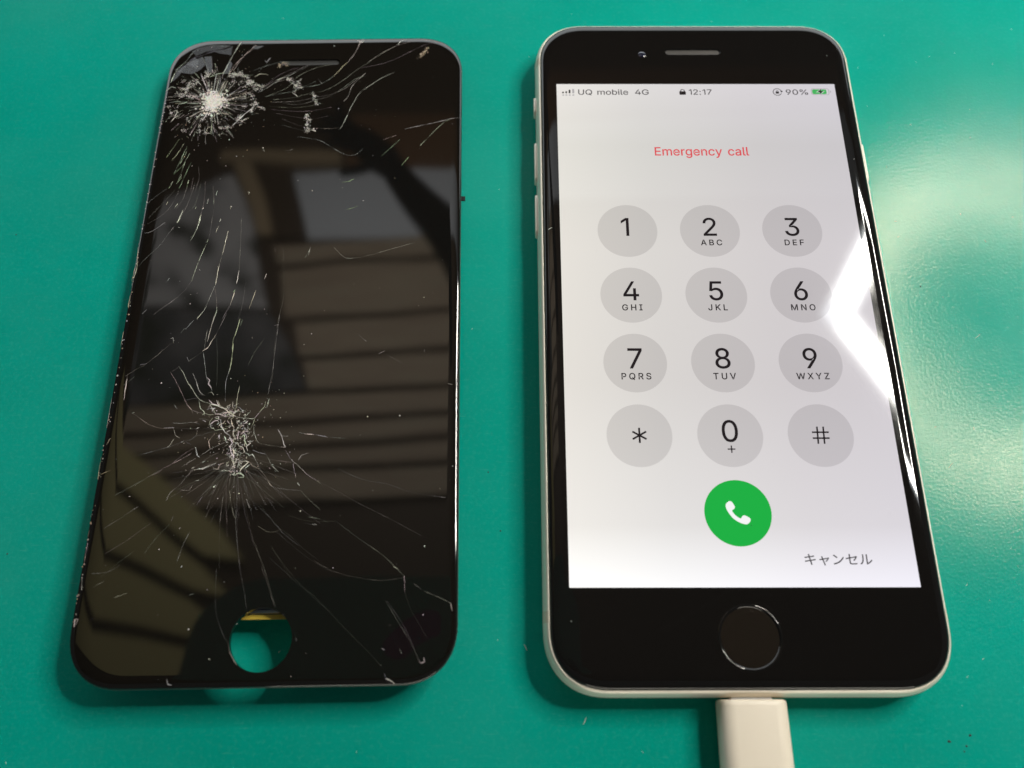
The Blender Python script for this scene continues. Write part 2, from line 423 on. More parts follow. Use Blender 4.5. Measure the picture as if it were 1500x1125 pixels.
# lettering: outlines in thousandths of an em
GLYPH = {"%":[676,[[175,283,155,284,137,289,121,297,107,308,95,320,86,335,80,351,76,369,75,388,75,412,76,431,80,448,87,464,96,479,107,492,121,503,137,511,155,515,175,517,196,515,214,511,230,503,244,492,255,479,264,464,271,448,275,431,276,412,276,388,275,369,271,351,264,335,255,320,244,308,230,297,214,289,196,284],[175,327,198,332,212,346,220,366,223,388,223,412,221,435,213,454,198,468,175,473,153,468,138,454,130,434,127,412,127,388,130,366,138,346,153,332],[501,-10,481,-8,462,-3,446,5,432,15,421,28,412,43,405,59,401,77,400,95,400,120,401,138,405,156,412,172,421,187,433,200,447,210,463,218,481,223,501,225,522,223,540,218,556,210,570,200,581,187,590,172,596,156,600,138,601,120,601,95,600,77,596,59,589,43,580,28,569,15,555,5,540,-3,522,-8],[501,35,523,40,538,53,546,72,549,95,549,120,546,142,538,162,524,176,501,180,479,176,464,162,456,143,453,120,453,95,456,72,464,53,479,40],[132,0,202,102,272,204,342,305,412,407,482,509,540,509,470,407,400,305,331,204,261,102,191,0]]],"0":[453,[[227,-7,200,-5,174,1,151,10,130,24,111,41,95,62,81,86,69,113,60,144,53,178,49,214,48,254,49,294,53,330,60,364,69,395,81,423,95,447,111,467,130,484,151,498,174,508,200,514,227,516,254,514,279,508,302,498,323,484,342,467,358,447,372,423,384,395,393,364,400,330,404,294,405,254,404,214,400,178,393,144,384,113,372,86,358,62,342,41,323,24,302,10,279,1,254,-5],[227,50,251,53,272,61,290,74,306,92,320,116,330,144,336,168,340,194,343,223,344,254,343,285,340,314,336,341,330,365,320,393,306,416,290,435,272,449,251,457,227,460,203,457,182,449,163,435,147,416,134,393,123,365,117,341,113,314,110,285,109,254,110,223,113,194,117,168,123,144,134,116,147,92,163,74,182,61,203,53]]],"1":[454,[[76,0,76,55,391,55,391,0],[276,509,276,0,212,0,212,448,209,448,86,358,86,427,114,447,142,468,170,488,198,509]]],"2":[453,[[64,0,64,47,234,229,253,248,269,266,282,282,294,298,303,313,311,327,318,349,320,371,317,397,308,419,293,436,273,449,258,455,242,459,224,460,205,459,188,454,172,447,153,433,139,413,132,398,128,381,127,362,66,362,68,391,75,418,86,442,102,463,121,481,143,496,168,507,195,514,225,516,254,514,281,507,306,497,328,483,346,465,361,445,372,423,379,398,381,372,380,354,377,336,371,318,363,299,351,280,336,259,322,242,306,223,288,202,267,180,153,60,153,57,389,57,389,0]]],"3":[453,[[218,-7,188,-5,159,1,133,10,109,23,88,38,70,57,57,79,48,104,44,132,109,132,115,107,126,87,143,71,165,59,182,54,200,51,219,50,239,51,257,55,275,61,291,69,304,80,315,93,323,108,327,125,329,145,328,163,323,180,316,196,305,211,292,223,275,234,254,242,229,246,201,248,157,248,157,299,183,329,209,359,235,389,262,418,288,448,288,452,70,452,70,509,372,509,372,461,340,424,308,388,276,351,243,315,211,278,211,289,247,290,279,286,308,276,333,262,354,244,371,222,383,198,391,172,393,145,390,116,383,90,370,66,353,45,333,27,309,12,281,2,251,-5]]],"4":[453,[[40,105,40,158,247,509,311,509,270,440,230,371,189,303,149,234,109,166,109,163,413,163,413,105],[282,0,282,121,282,146,282,318,343,318,343,0]]],"5":[453,[[221,-7,192,-5,165,1,140,11,118,24,99,41,83,60,71,82,63,105,60,130,122,130,127,108,138,89,154,73,173,60,196,52,221,50,241,52,259,56,276,64,291,75,304,88,314,104,322,122,326,141,328,162,326,183,322,203,314,221,303,237,290,251,275,262,257,270,238,275,218,277,201,276,184,273,167,268,145,258,128,246,67,253,73,304,79,355,84,406,90,458,96,509,366,509,366,452,151,452,147,422,144,392,140,362,137,331,134,301,136,301,155,314,178,325,194,330,211,333,229,334,252,332,274,328,294,321,313,312,330,300,345,285,358,269,370,251,379,231,386,210,390,187,391,163,389,131,381,102,369,76,352,52,332,32,309,15,282,3,253,-4]]],"6":[453,[[226,-7,196,-5,168,3,142,15,119,31,100,51,84,74,73,101,66,130,64,162,66,187,71,212,80,239,90,261,103,285,118,311,137,340,160,374,183,408,206,441,229,475,252,509,322,509,288,459,254,410,219,360,185,311,151,261,145,261,154,275,165,288,179,299,196,307,214,312,235,314,265,312,292,306,316,295,337,280,355,262,370,240,380,215,387,187,389,157,387,126,380,98,368,73,352,50,333,30,310,14,285,2,257,-5],[226,48,245,50,263,55,279,63,293,73,305,86,314,101,321,118,326,137,327,157,326,177,321,196,314,213,305,228,293,241,279,251,263,259,245,264,226,265,207,264,190,259,174,252,160,242,148,229,138,214,131,197,126,178,125,158,126,138,131,119,138,102,148,86,160,73,174,63,190,55,207,50]]],"7":[453,[[97,0,142,90,187,179,233,269,278,358,323,448,323,452,62,452,62,509,391,509,391,449,346,359,300,269,255,180,210,90,165,0]]],"8":[453,[[226,-7,193,-5,163,1,136,11,111,25,91,42,74,62,62,84,54,109,52,135,53,156,58,176,65,195,75,212,87,228,101,241,117,252,134,260,153,265,153,267,130,276,110,289,93,308,80,330,73,354,70,380,72,405,79,428,90,450,105,469,124,485,146,498,170,508,197,514,226,516,255,514,282,508,306,498,328,485,346,469,361,450,373,428,380,405,382,380,379,354,372,330,359,308,343,289,323,276,300,267,300,265,318,260,335,252,351,241,365,228,377,212,387,195,395,176,399,156,401,135,398,109,391,84,378,62,362,42,341,25,317,11,289,1,259,-5],[226,49,248,50,267,54,285,60,307,74,323,91,331,106,335,122,337,139,335,157,330,174,322,189,312,202,299,213,283,223,265,230,246,234,226,235,206,234,187,230,169,223,153,213,140,202,130,189,122,174,117,157,115,139,117,122,121,106,129,91,145,74,167,60,185,54,205,50],[226,290,252,292,274,300,293,313,307,330,316,351,319,376,316,399,308,420,294,437,275,449,260,455,244,459,226,460,208,459,192,455,177,449,158,437,145,420,136,399,133,376,136,351,145,330,158,313,178,300,200,292]]],"9":[453,[[226,516,257,513,285,506,310,494,333,478,352,458,368,434,380,408,387,379,389,347,387,322,382,297,373,270,363,248,350,224,334,197,315,168,292,134,269,101,246,67,223,34,200,0,130,0,164,50,198,99,233,149,267,198,301,248,307,248,299,234,287,221,274,210,257,202,238,197,218,195,188,197,161,203,137,214,116,229,98,247,83,269,72,294,66,321,64,352,66,383,73,411,85,436,101,459,120,478,143,494,168,506,196,513],[226,460,207,459,190,454,174,446,160,436,148,423,138,407,131,390,127,372,125,352,127,331,131,312,138,295,148,280,160,267,174,257,190,249,207,245,226,243,245,245,263,249,279,257,293,267,305,280,314,295,321,312,326,330,327,350,326,371,321,390,314,407,305,423,293,436,279,446,263,454,245,459]]],":":[188,[[95,-4,78,-1,63,9,53,24,50,41,53,59,63,73,78,83,95,87,113,83,128,73,138,59,141,41,138,24,128,9,113,-1],[95,271,78,274,63,284,53,299,50,316,53,334,63,349,78,358,95,362,113,359,128,349,138,334,141,316,138,299,128,284,113,274]]],"A":[480,[[16,0,53,102,90,204,127,305,164,407,201,509,276,509,313,407,351,305,388,204,426,102,463,0,395,0,373,61,352,121,330,182,309,242,287,302,264,372,232,478,245,478,236,447,228,419,220,393,213,371,191,302,170,242,148,182,127,121,106,61,85,0],[110,142,110,199,370,199,370,142]]],"B":[456,[[60,0,60,509,241,509,274,507,304,501,329,491,350,477,367,461,381,442,390,421,396,398,398,374,397,353,393,335,387,320,373,301,356,286,337,275,315,267,315,262,331,259,347,254,363,245,378,234,391,220,402,203,411,184,416,161,418,136,416,111,410,88,400,67,386,48,367,31,344,18,317,8,284,2,247,0],[125,57,245,57,281,60,309,67,330,80,344,96,352,115,355,137,352,162,342,184,327,203,306,218,289,225,270,230,248,231,125,231],[125,285,238,285,256,286,273,290,288,296,308,309,323,326,333,348,336,372,333,394,326,413,313,429,294,442,270,449,240,452,125,452]]],"C":[510,[[267,-7,235,-5,205,1,176,11,150,25,126,42,104,63,86,87,70,115,57,146,48,179,42,215,40,254,42,293,48,329,57,362,70,393,86,421,104,445,126,466,150,484,176,498,205,508,235,514,267,516,292,515,317,511,340,504,362,496,383,485,402,471,419,456,435,438,448,418,459,397,467,373,473,348,408,348,403,365,397,381,389,395,375,413,357,428,337,440,315,449,292,454,267,456,237,453,209,445,184,432,161,414,141,392,125,364,116,340,109,314,104,285,103,254,104,223,109,195,116,169,125,145,141,117,161,94,184,76,210,63,237,56,267,53,292,55,315,60,338,69,357,81,375,96,389,114,400,136,408,160,473,160,467,135,459,112,448,91,435,71,420,53,402,38,383,24,363,13,341,5,317,-2,293,-6]]],"D":[502,[[219,0,96,0,96,57,215,57,245,58,272,63,296,70,318,81,343,99,363,122,379,149,388,172,394,198,398,225,399,255,398,285,394,312,388,338,379,361,364,388,344,410,320,428,299,438,275,446,249,450,221,452,93,452,93,509,225,509,261,507,294,501,325,492,353,478,378,461,399,441,418,418,433,391,446,361,455,329,460,293,462,255,460,217,455,181,446,149,433,119,417,92,398,68,376,48,351,31,322,17,291,8,256,2],[125,509,125,0,60,0,60,509]]],"E":[419,[[60,0,60,509,372,509,372,452,125,452,125,286,355,286,355,229,125,229,125,57,375,57,375,0]]],"F":[410,[[60,0,60,509,369,509,369,452,125,452,125,278,346,278,346,221,125,221,125,0]]],"G":[520,[[269,-7,236,-5,205,1,176,11,149,25,125,43,103,64,85,88,69,116,56,147,47,180,42,216,40,254,42,293,47,329,56,362,69,393,85,421,103,445,125,466,149,484,175,498,203,508,233,514,265,516,291,515,316,511,340,504,363,495,384,483,403,469,421,453,436,436,449,416,460,395,468,373,474,349,408,349,399,372,387,393,373,411,356,427,337,439,315,448,299,452,283,455,265,456,236,453,209,445,183,432,160,414,141,392,125,364,116,340,109,314,104,285,103,254,104,223,109,195,116,169,125,145,141,117,161,94,184,76,210,63,238,56,269,53,296,55,322,61,345,71,365,85,382,102,396,123,407,147,413,173,415,202,434,199,283,199,283,256,478,256,478,200,476,170,471,141,463,115,451,91,436,69,419,50,399,33,377,19,352,8,326,0,298,-5]]],"H":[517,[[60,0,60,509,125,509,125,289,392,289,392,509,457,509,457,0,392,0,392,232,125,232,125,0]]],"I":[301,[[31,0,31,57,118,57,118,452,31,452,31,509,269,509,269,452,183,452,183,57,269,57,269,0]]],"J":[396,[[185,-7,153,-5,124,3,98,15,75,33,57,55,44,81,36,111,33,145,33,173,98,173,98,145,101,117,109,93,122,74,139,61,160,53,185,50,209,53,230,61,248,74,261,93,269,117,272,145,272,509,336,509,336,145,333,111,326,81,312,55,294,33,271,15,246,3,217,-5]]],"K":[467,[[104,145,104,216,139,261,174,303,212,344,242,377,272,410,303,443,333,476,364,509,448,509,405,462,362,415,318,369,275,322,231,276,228,276],[60,0,60,509,125,509,125,334,124,307,124,280,124,252,124,225,125,193,125,0],[372,0,188,259,228,309,272,247,316,185,361,124,405,62,449,0]]],"L":[393,[[60,0,60,509,125,509,125,57,361,57,361,0]]],"M":[628,[[60,0,60,509,152,509,177,445,202,380,227,316,252,251,277,187,287,159,299,123,311,84,322,49,307,49,318,83,330,121,342,158,352,187,377,251,402,316,427,380,451,445,476,509,568,509,568,0,504,0,504,291,504,327,505,369,506,413,507,457,513,457,498,409,482,363,467,322,456,291,342,0,286,0,263,58,240,116,217,175,193,233,170,291,159,321,145,361,129,408,112,457,119,457,120,416,121,372,122,328,122,291,122,0]]],"N":[523,[[60,0,60,509,136,509,177,444,219,378,260,313,302,248,343,183,363,151,388,107,414,55,405,54,403,72,402,90,401,108,399,157,399,195,399,509,463,509,463,0,387,0,202,290,177,331,148,381,108,452,119,454,122,384,124,328,125,291,125,0]]],"O":[533,[[267,-7,235,-5,205,1,176,11,150,25,126,42,105,63,86,87,70,115,57,146,48,179,42,215,40,254,42,293,48,329,57,362,70,393,86,421,105,445,126,466,150,484,176,498,205,508,235,514,267,516,299,514,329,508,358,498,384,484,408,466,429,445,448,421,464,393,477,362,486,329,491,293,493,254,491,215,486,179,477,146,464,115,448,87,429,63,408,42,384,25,358,11,329,1,299,-5],[267,53,296,56,324,63,349,76,372,94,392,116,408,144,418,168,425,194,429,223,430,254,429,286,425,315,418,341,408,365,392,392,372,415,349,433,324,446,296,453,267,456,237,453,210,446,184,433,161,415,141,392,125,364,116,340,109,314,104,285,103,254,104,223,109,194,116,168,125,144,141,117,161,94,184,76,210,63,237,56]]],"P":[445,[[60,0,60,509,235,509,272,507,304,499,332,487,356,471,375,452,390,430,400,404,407,377,409,348,407,318,400,291,390,265,375,243,356,223,332,207,304,195,272,188,235,186,109,186,109,242,233,242,258,244,279,248,297,256,312,266,324,279,333,294,339,311,343,329,344,348,343,367,339,385,333,402,324,416,312,429,297,439,279,446,257,451,232,452,125,452,125,0]]],"Q":[533,[[245,159,313,159,369,85,384,65,468,-48,401,-48,346,27,331,46],[267,-7,235,-5,205,1,176,11,150,25,126,42,105,63,86,87,70,115,57,146,48,179,42,215,40,254,42,293,48,329,57,362,70,393,86,421,105,445,126,466,150,484,176,498,205,508,235,514,267,516,299,514,329,508,358,498,384,484,408,466,429,445,448,421,464,393,477,362,486,329,491,293,493,254,491,215,486,179,477,146,464,115,448,87,429,63,408,42,384,25,358,11,329,1,299,-5],[267,53,296,56,324,63,349,76,372,94,392,116,408,144,418,168,425,194,429,223,430,254,429,286,425,315,418,341,408,365,392,392,372,415,349,433,324,446,296,453,267,456,237,453,210,446,184,433,161,415,141,392,125,364,116,340,109,314,104,285,103,254,104,223,109,194,116,168,125,144,141,117,161,94,184,76,210,63,237,56]]],"R":[449,[[60,0,60,509,236,509,273,507,305,500,333,489,357,474,376,455,390,433,401,408,407,381,409,352,407,323,401,296,390,271,376,250,357,232,333,217,305,206,273,200,236,198,96,198,96,255,234,255,258,256,280,260,298,267,319,281,334,300,340,316,344,333,345,352,344,371,340,389,334,405,325,419,313,430,298,440,279,447,258,451,233,452,125,452,125,0],[353,0,230,229,303,229,328,183,353,137,378,92,403,46,428,0]]],"S":[446,[[224,-9,189,-7,157,-1,128,9,102,23,81,40,64,60,51,83,42,109,38,137,104,137,107,118,114,102,123,88,135,76,150,66,166,59,184,53,204,50,224,49,246,50,267,54,286,60,303,69,317,79,329,92,342,114,346,139,342,161,332,179,316,193,296,205,280,211,263,217,245,222,184,239,154,249,128,261,105,274,86,289,67,313,56,341,52,372,55,400,62,425,75,448,92,468,113,484,138,498,165,508,195,514,227,516,259,514,289,508,316,498,340,484,360,468,377,449,390,427,398,403,401,378,337,378,332,401,320,421,302,437,280,449,254,456,225,459,204,458,185,454,167,448,145,435,129,418,119,398,115,376,119,352,131,334,148,319,169,308,212,293,264,279,312,264,328,256,344,248,359,238,372,226,384,213,395,198,402,180,407,161,408,139,406,112,398,87,386,64,370,43,349,25,323,11,302,2,278,-4,252,-8]]],"T":[448,[[32,452,32,509,417,509,417,452,257,452,257,0,193,0,193,452]]],"U":[517,[[259,-8,230,-7,203,-2,177,5,154,15,126,33,103,55,85,80,71,108,63,139,60,173,60,509,124,509,124,178,126,155,132,133,141,113,153,95,169,80,187,68,208,59,232,54,259,52,286,54,310,59,331,68,349,80,365,95,377,113,386,133,391,155,393,178,393,509,457,509,457,173,454,139,446,108,433,80,414,55,391,33,363,15,340,5,315,-2,288,-7]]],"V":[480,[[204,0,166,102,129,204,91,305,54,407,16,509,84,509,192,206,215,137,248,31,235,31,244,62,252,90,260,116,267,138,290,206,395,509,463,509,426,407,389,305,352,204,315,102,278,0]]],"W":[686,[[155,0,127,102,100,204,72,305,44,407,16,509,82,509,163,196,168,179,172,162,175,145,187,94,197,40,189,40,200,94,211,145,224,196,240,258,257,321,273,383,290,446,306,509,380,509,396,446,412,383,429,321,445,258,462,196,474,145,486,94,497,40,488,40,499,94,510,145,523,196,539,258,555,321,571,383,587,446,603,509,670,509,642,407,614,305,586,204,558,102,530,0,455,0,368,323,351,391,336,475,350,475,335,395,318,323,301,258,283,194,266,129,248,65,230,0]]],"X":[474,[[18,0,58,57,98,114,137,171,177,227,217,284,217,236,180,291,142,345,105,400,67,454,29,509,104,509,178,400,204,361,223,329,243,292,232,292,252,329,272,361,298,400,317,428,336,455,355,482,374,509,446,509,409,455,371,401,334,347,296,293,259,239,259,287,298,230,337,172,377,115,416,57,456,0,382,0,292,129,268,165,250,195,230,231,244,231,225,196,206,166,182,129,164,103,146,77,128,52,109,26,91,0]]],"Y":[472,[[203,0,203,208,166,268,129,328,91,389,54,449,16,509,91,509,111,476,132,443,152,410,172,377,192,344,222,292,231,274,240,253,250,230,224,230,233,254,242,275,251,293,280,344,300,377,320,410,341,443,361,476,381,509,455,509,268,208,268,0]]],"Z":[438,[[42,0,42,46,273,385,306,431,341,476,348,454,285,452,223,452,40,452,40,509,397,509,397,462,169,129,134,81,97,33,90,54,152,57,214,57,399,57,399,0]]],"a":[389,[[160,-9,137,-7,115,-3,94,5,76,15,61,29,48,45,38,63,32,84,30,108,32,128,36,146,43,161,58,179,78,193,93,200,108,206,125,211,143,215,160,218,178,220,234,227,252,230,265,235,273,243,276,255,276,257,274,278,267,297,256,311,240,322,220,329,196,331,171,329,149,322,132,313,118,301,108,288,100,274,41,291,51,312,64,331,79,346,96,358,114,368,133,375,153,380,173,383,194,384,216,383,239,379,255,375,271,369,286,360,300,350,312,336,322,320,330,301,335,278,337,251,337,0,277,0,277,52,272,52,264,39,252,25,236,12,215,1,199,-4,181,-8],[170,45,192,47,211,51,228,59,248,74,263,93,272,115,276,138,276,190,259,182,231,176,200,171,175,168,134,159,117,150,103,139,95,124,92,105,94,87,102,72,114,61,130,52,149,47]]],"b":[425,[[229,-8,207,-7,188,-3,172,4,153,17,138,31,118,59,112,59,112,0,53,0,53,509,114,509,114,319,118,319,137,346,152,360,171,373,187,379,207,383,229,384,260,381,288,374,313,361,335,343,354,320,370,293,379,270,385,245,389,218,390,189,389,160,385,133,379,107,370,84,354,57,335,34,313,16,288,3,260,-5],[220,47,242,49,262,55,279,66,294,80,306,97,316,117,323,139,327,163,328,189,327,215,323,239,316,261,307,281,295,297,280,311,263,322,243,328,220,330,198,328,178,322,161,312,146,299,134,282,125,263,118,241,114,216,113,189,114,162,118,137,125,115,135,95,147,79,162,65,179,55,198,49]]],"c":[396,[[207,-8,174,-5,144,3,117,16,93,35,73,58,56,85,46,108,39,133,35,159,34,187,35,216,39,243,46,268,56,291,73,318,93,341,117,360,144,373,174,381,207,384,225,383,243,381,260,377,284,368,305,356,324,340,340,322,349,308,356,293,362,277,303,262,298,276,290,289,281,301,270,311,257,319,242,325,226,329,207,330,183,328,163,321,145,310,130,296,118,278,108,258,101,236,97,212,96,187,97,163,101,139,108,117,118,97,130,80,145,66,163,55,183,48,207,46,226,48,243,52,258,58,271,66,282,76,292,89,304,117,363,102,357,86,350,70,341,56,325,37,306,21,292,12,277,5,261,-1,244,-5,226,-7]]],"e":[404,[[212,-8,177,-5,145,3,117,16,92,35,72,58,56,85,46,108,39,132,35,159,34,187,35,215,39,242,46,267,55,290,71,317,91,340,115,359,142,373,172,381,205,384,226,383,246,380,266,374,285,366,302,355,319,341,334,324,347,305,357,282,365,256,369,227,371,194,371,169,75,169,75,221,338,221,310,202,309,226,305,248,298,269,289,287,277,302,263,314,246,323,227,328,205,330,183,328,164,323,146,313,131,301,119,287,109,270,102,251,97,231,96,211,96,178,98,151,102,127,110,106,121,88,135,73,151,61,169,53,190,48,212,46,234,48,254,53,271,61,285,73,297,88,306,105,365,91,358,72,348,55,335,39,320,25,302,14,283,4,261,-3,237,-7]]],"g":[425,[[207,-151,180,-150,156,-146,134,-140,114,-132,97,-122,82,-110,70,-97,59,-84,51,-69,101,-41,122,-66,136,-78,154,-88,169,-93,187,-96,207,-97,236,-95,261,-87,282,-75,298,-57,308,-34,311,-6,311,68,306,68,287,41,272,28,252,16,236,10,217,6,195,5,165,7,138,15,113,27,90,43,71,64,55,90,46,112,39,136,35,163,34,191,35,219,39,246,46,270,55,293,71,320,90,343,112,361,138,374,166,381,196,384,218,383,237,379,253,373,273,360,288,346,308,319,313,319,313,379,372,379,372,-9,370,-40,362,-67,350,-90,334,-109,314,-124,291,-136,265,-144,237,-149],[205,59,227,61,247,66,264,75,279,87,291,103,300,121,307,142,311,166,312,193,311,219,307,242,300,264,291,283,279,299,264,312,247,322,227,328,205,330,182,328,162,322,145,312,130,298,118,281,109,262,102,241,97,218,96,193,97,167,102,144,109,123,118,104,130,89,145,76,163,67,183,61]]],"i":[166,[[53,0,53,379,114,379,114,0],[84,443,68,446,54,455,44,468,41,483,44,499,54,512,67,521,84,524,100,521,114,512,123,499,126,483,123,468,114,455,100,446]]],"l":[189,[[139,-2,112,0,91,8,74,20,62,37,55,59,53,84,53,509,114,509,114,99,116,76,120,62,130,54,146,52,160,53,170,54,181,3,162,-1]]],"m":[609,[[53,0,53,379,112,379,112,295,108,295,114,314,122,331,132,346,144,358,158,368,172,376,195,384,219,386,245,383,268,375,287,361,303,342,314,320,321,295,312,295,318,312,326,328,337,343,350,356,365,366,381,375,398,381,417,385,437,386,458,384,478,380,497,372,514,361,529,346,541,328,550,307,555,283,557,255,557,0,496,0,496,254,493,279,486,298,473,313,456,323,438,328,419,330,395,328,374,320,358,307,345,290,338,270,335,247,335,0,274,0,274,260,272,280,265,297,253,311,238,322,220,328,199,330,178,328,158,320,140,307,126,289,119,274,115,257,114,238,114,0]]],"n":[409,[[114,227,114,0,53,0,53,379,112,379,112,287,102,287,116,319,132,344,152,362,175,374,200,382,227,384,252,382,275,377,295,369,313,356,328,340,341,321,350,298,355,271,357,240,357,0,296,0,296,235,293,263,286,286,273,304,256,318,235,326,210,329,192,328,176,324,161,317,141,303,126,283,119,266,115,248]]],"o":[415,[[207,-8,174,-5,144,3,117,16,93,35,73,58,56,85,46,108,39,133,35,159,34,187,35,216,39,243,46,268,56,291,73,318,93,341,117,360,144,373,174,381,207,384,241,381,271,373,299,360,323,341,343,318,359,291,369,268,376,243,380,216,381,187,380,159,376,133,369,108,359,85,343,58,323,35,299,16,271,3,241,-5],[207,46,231,48,252,55,270,66,285,80,298,97,307,117,314,139,318,163,319,187,318,212,314,236,307,258,298,278,285,296,270,310,252,321,231,328,207,330,183,328,163,321,145,310,130,296,118,278,108,258,101,236,97,212,96,187,97,163,101,139,108,117,118,97,130,80,145,66,163,55,183,48]]],"r":[259,[[53,0,53,379,112,379,112,321,115,321,124,339,136,354,152,367,171,377,191,383,213,385,229,384,243,384,243,322,230,324,207,326,181,323,159,315,140,301,126,284,117,262,114,237,114,0]]],"y":[390,[[47,-139,61,-86,71,-87,88,-90,104,-89,118,-84,130,-74,141,-58,151,-36,163,-1,134,75,105,151,75,227,46,303,17,379,84,379,165,155,173,132,181,109,187,87,193,64,199,42,206,21,184,21,202,87,224,155,305,379,371,379,338,292,305,205,271,117,238,30,204,-58,196,-77,187,-93,177,-107,159,-124,139,-136,116,-143,91,-145,65,-143]]],"\u30ad":[351,[[37,96,44,65,75,72,169,88,182,17,188,-16,220,-10,211,22,197,92,283,106,314,111,309,140,278,133,192,118,178,189,259,202,284,205,278,235,254,229,173,215,165,253,162,277,131,271,137,248,145,211,68,200,39,197,44,166,73,172,150,184,164,114,68,99]]],"\u30e3":[350,[[303,166,285,179,272,174,151,151,140,192,135,214,105,207,113,186,125,146,82,138,53,134,60,107,131,122,166,-6,171,-32,201,-24,193,0,158,127,264,148,248,124,226,98,203,76,228,64,248,86,269,113,288,141]]],"\u30f3":[351,[[79,257,60,235,82,219,106,199,129,179,147,162,169,184,150,201,126,222,101,241],[49,22,68,-7,109,3,146,16,178,32,206,48,236,69,263,94,286,119,307,146,323,172,306,202,291,175,272,148,248,121,220,95,189,73,162,58,130,43,92,31]]],"\u30bb":[350,[[310,201,290,217,271,211,252,207,220,200,180,192,136,184,136,238,138,271,105,271,107,238,107,179,72,172,42,167,21,164,26,134,107,151,107,45,113,17,135,0,184,-6,215,-6,244,-4,270,-2,294,1,296,31,270,26,243,23,216,22,186,21,154,24,140,34,136,53,136,157,169,164,202,170,235,177,268,183,257,165,243,143,225,120,206,100,230,85,251,109,270,136,288,163,302,187]]],"\u30eb":[351,[[183,7,202,-8,214,0,239,14,265,31,290,51,313,73,333,97,317,121,294,93,268,68,241,49,215,35,215,237,216,263,184,263,186,237,186,27],[23,9,49,-8,70,12,88,35,102,60,112,88,118,120,121,160,123,201,123,236,124,262,92,262,95,236,95,202,93,163,90,125,84,95,74,70,61,47,44,27]]]}
GLYPH["1"] = [330, [GLYPH["1"][1][1]]]
GLYPH["X"] = [474, [[18, 0, 91, 0, 446, 509, 374, 509], [382, 0, 456, 0, 104, 509, 29, 509]]]
GLYPH["y"] = [390, [[17, 379, 84, 379, 212, 30, 163, -1], [204, -58, 196, -77, 187, -93, 177, -107, 159, -124, 139, -136, 116, -143, 91, -145, 65, -143, 47, -139, 61, -86, 88, -90, 104, -89, 118, -84, 130, -74, 141, -58, 151, -36, 163, -1, 184, 21, 305, 379, 371, 379]]]


def tidy(c):
    out = []
    for p in c:
        if not out or math.dist(p, out[-1]) > 8:
            out.append(p)
    if math.dist(out[0], out[-1]) <= 8:
        out.pop()
    return out


def glyph_polys(ch):
    cs = [tidy([(c[i], c[i + 1]) for i in range(0, len(c), 2)]) for c in GLYPH[ch][1]]

    def ar(c):
        return sum(c[i][0] * c[(i + 1) % len(c)][1] - c[(i + 1) % len(c)][0] * c[i][1] for i in range(len(c))) / 2
    cs.sort(key=lambda c: -abs(ar(c)))
    sgn = 1 if ar(cs[0]) > 0 else -1

    def inside(p, c):
        r = False
        for i in range(len(c)):
            (x1, y1), (x2, y2) = c[i - 1], c[i]
            if (y1 > p[1]) != (y2 > p[1]) and p[0] < (x2 - x1) * (p[1] - y1) / (y2 - y1) + x1:
                r = not r
        return r
    outs = [[c] for c in cs if ar(c) * sgn > 0]
    for c in cs:
        if ar(c) * sgn < 0:
            for o in outs:
                if inside(c[0], o[0]):
                    o.append(c)
                    break
    return outs, sgn


def embolden(c, d, sgn):
    out = []
    n = len(c)
    for i in range(n):
        a, b, e = c[i - 1], c[i], c[(i + 1) % n]
        nx = ny = 0
        for p, q in ((a, b), (b, e)):
            l = math.hypot(q[0] - p[0], q[1] - p[1]) or 1
            nx += (q[1] - p[1]) / l
            ny += -(q[0] - p[0]) / l
        l = math.hypot(nx, ny) or 1
        k = d * sgn / l * min(1.4, 2 / max(l, 0.8))
        out.append((b[0] + nx * k, b[1] + ny * k))
    return out


def text(name, s, m, parent, cx, y, z, size, width=None, track=0, bold=0, align='C', loc=None):
    """size = em in mm, y = baseline; width stretches the line to that many mm"""
    x = 0
    polys = []
    for ch in s:
        if ch == ' ':
            x += 280 + track
            continue
        outs, sgn = glyph_polys(ch)
        for o in outs:
            polys.append([[(px + x, py) for px, py in (embolden(c, bold, sgn) if bold else c)] for c in o])
        x += GLYPH[ch][0] + track
    xs = [p[0] for o in polys for p in o[0]]
    x0, x1 = min(xs), max(xs)
    k = size / 1000
    kx = width / (x1 - x0) if width else k
    off = {'C': (x0 + x1) / 2, 'L': x0, 'R': x1}[align]
    b = MB()
    ox, oy = (loc[0], loc[1]) if loc else (0, 0)
    for k_, o in enumerate(polys):
        b.cap(*[b.ring([(cx + (px - off) * kx - ox, y + py * k - oy) for px, py in c], z + 0.002 * (k_ % 2)) for c in o])
    return b.done(name, m, parent, smooth=False)

# ---------------------------------------------------------------- the bench mat
b = MB()
b.box(-420, 380, -330, 420, -3.0, 0.0)
mat_o = b.done("bench_mat", M_MAT, None, smooth=False)
tag(mat_o, kind="structure")

rnd = random.Random(5)


def fibre(b, x, y, ln, w, ang, bend, z=0.06):
    n = 4
    px, py, a = x, y, ang
    pts = []
    for i in range(n + 1):
        pts.append((px, py))
        px += math.cos(a) * ln / n
        py += math.sin(a) * ln / n
        a += bend / n
    lo, mid, hi = [], [], []
    for i, (qx, qy) in enumerate(pts):
        ww = w * (0.35 + 0.65 * math.sin(math.pi * (i + 0.4) / (n + 0.8)))
        nx, ny = -math.sin(ang), math.cos(ang)
        lo.append(len(b.v)); b.v.append((qx - nx * ww, qy - ny * ww, 0.01))
        mid.append(len(b.v)); b.v.append((qx, qy, z))
        hi.append(len(b.v)); b.v.append((qx + nx * ww, qy + ny * ww, 0.01))
    b.bridge(lo, mid, False)
    b.bridge(mid, hi, False)


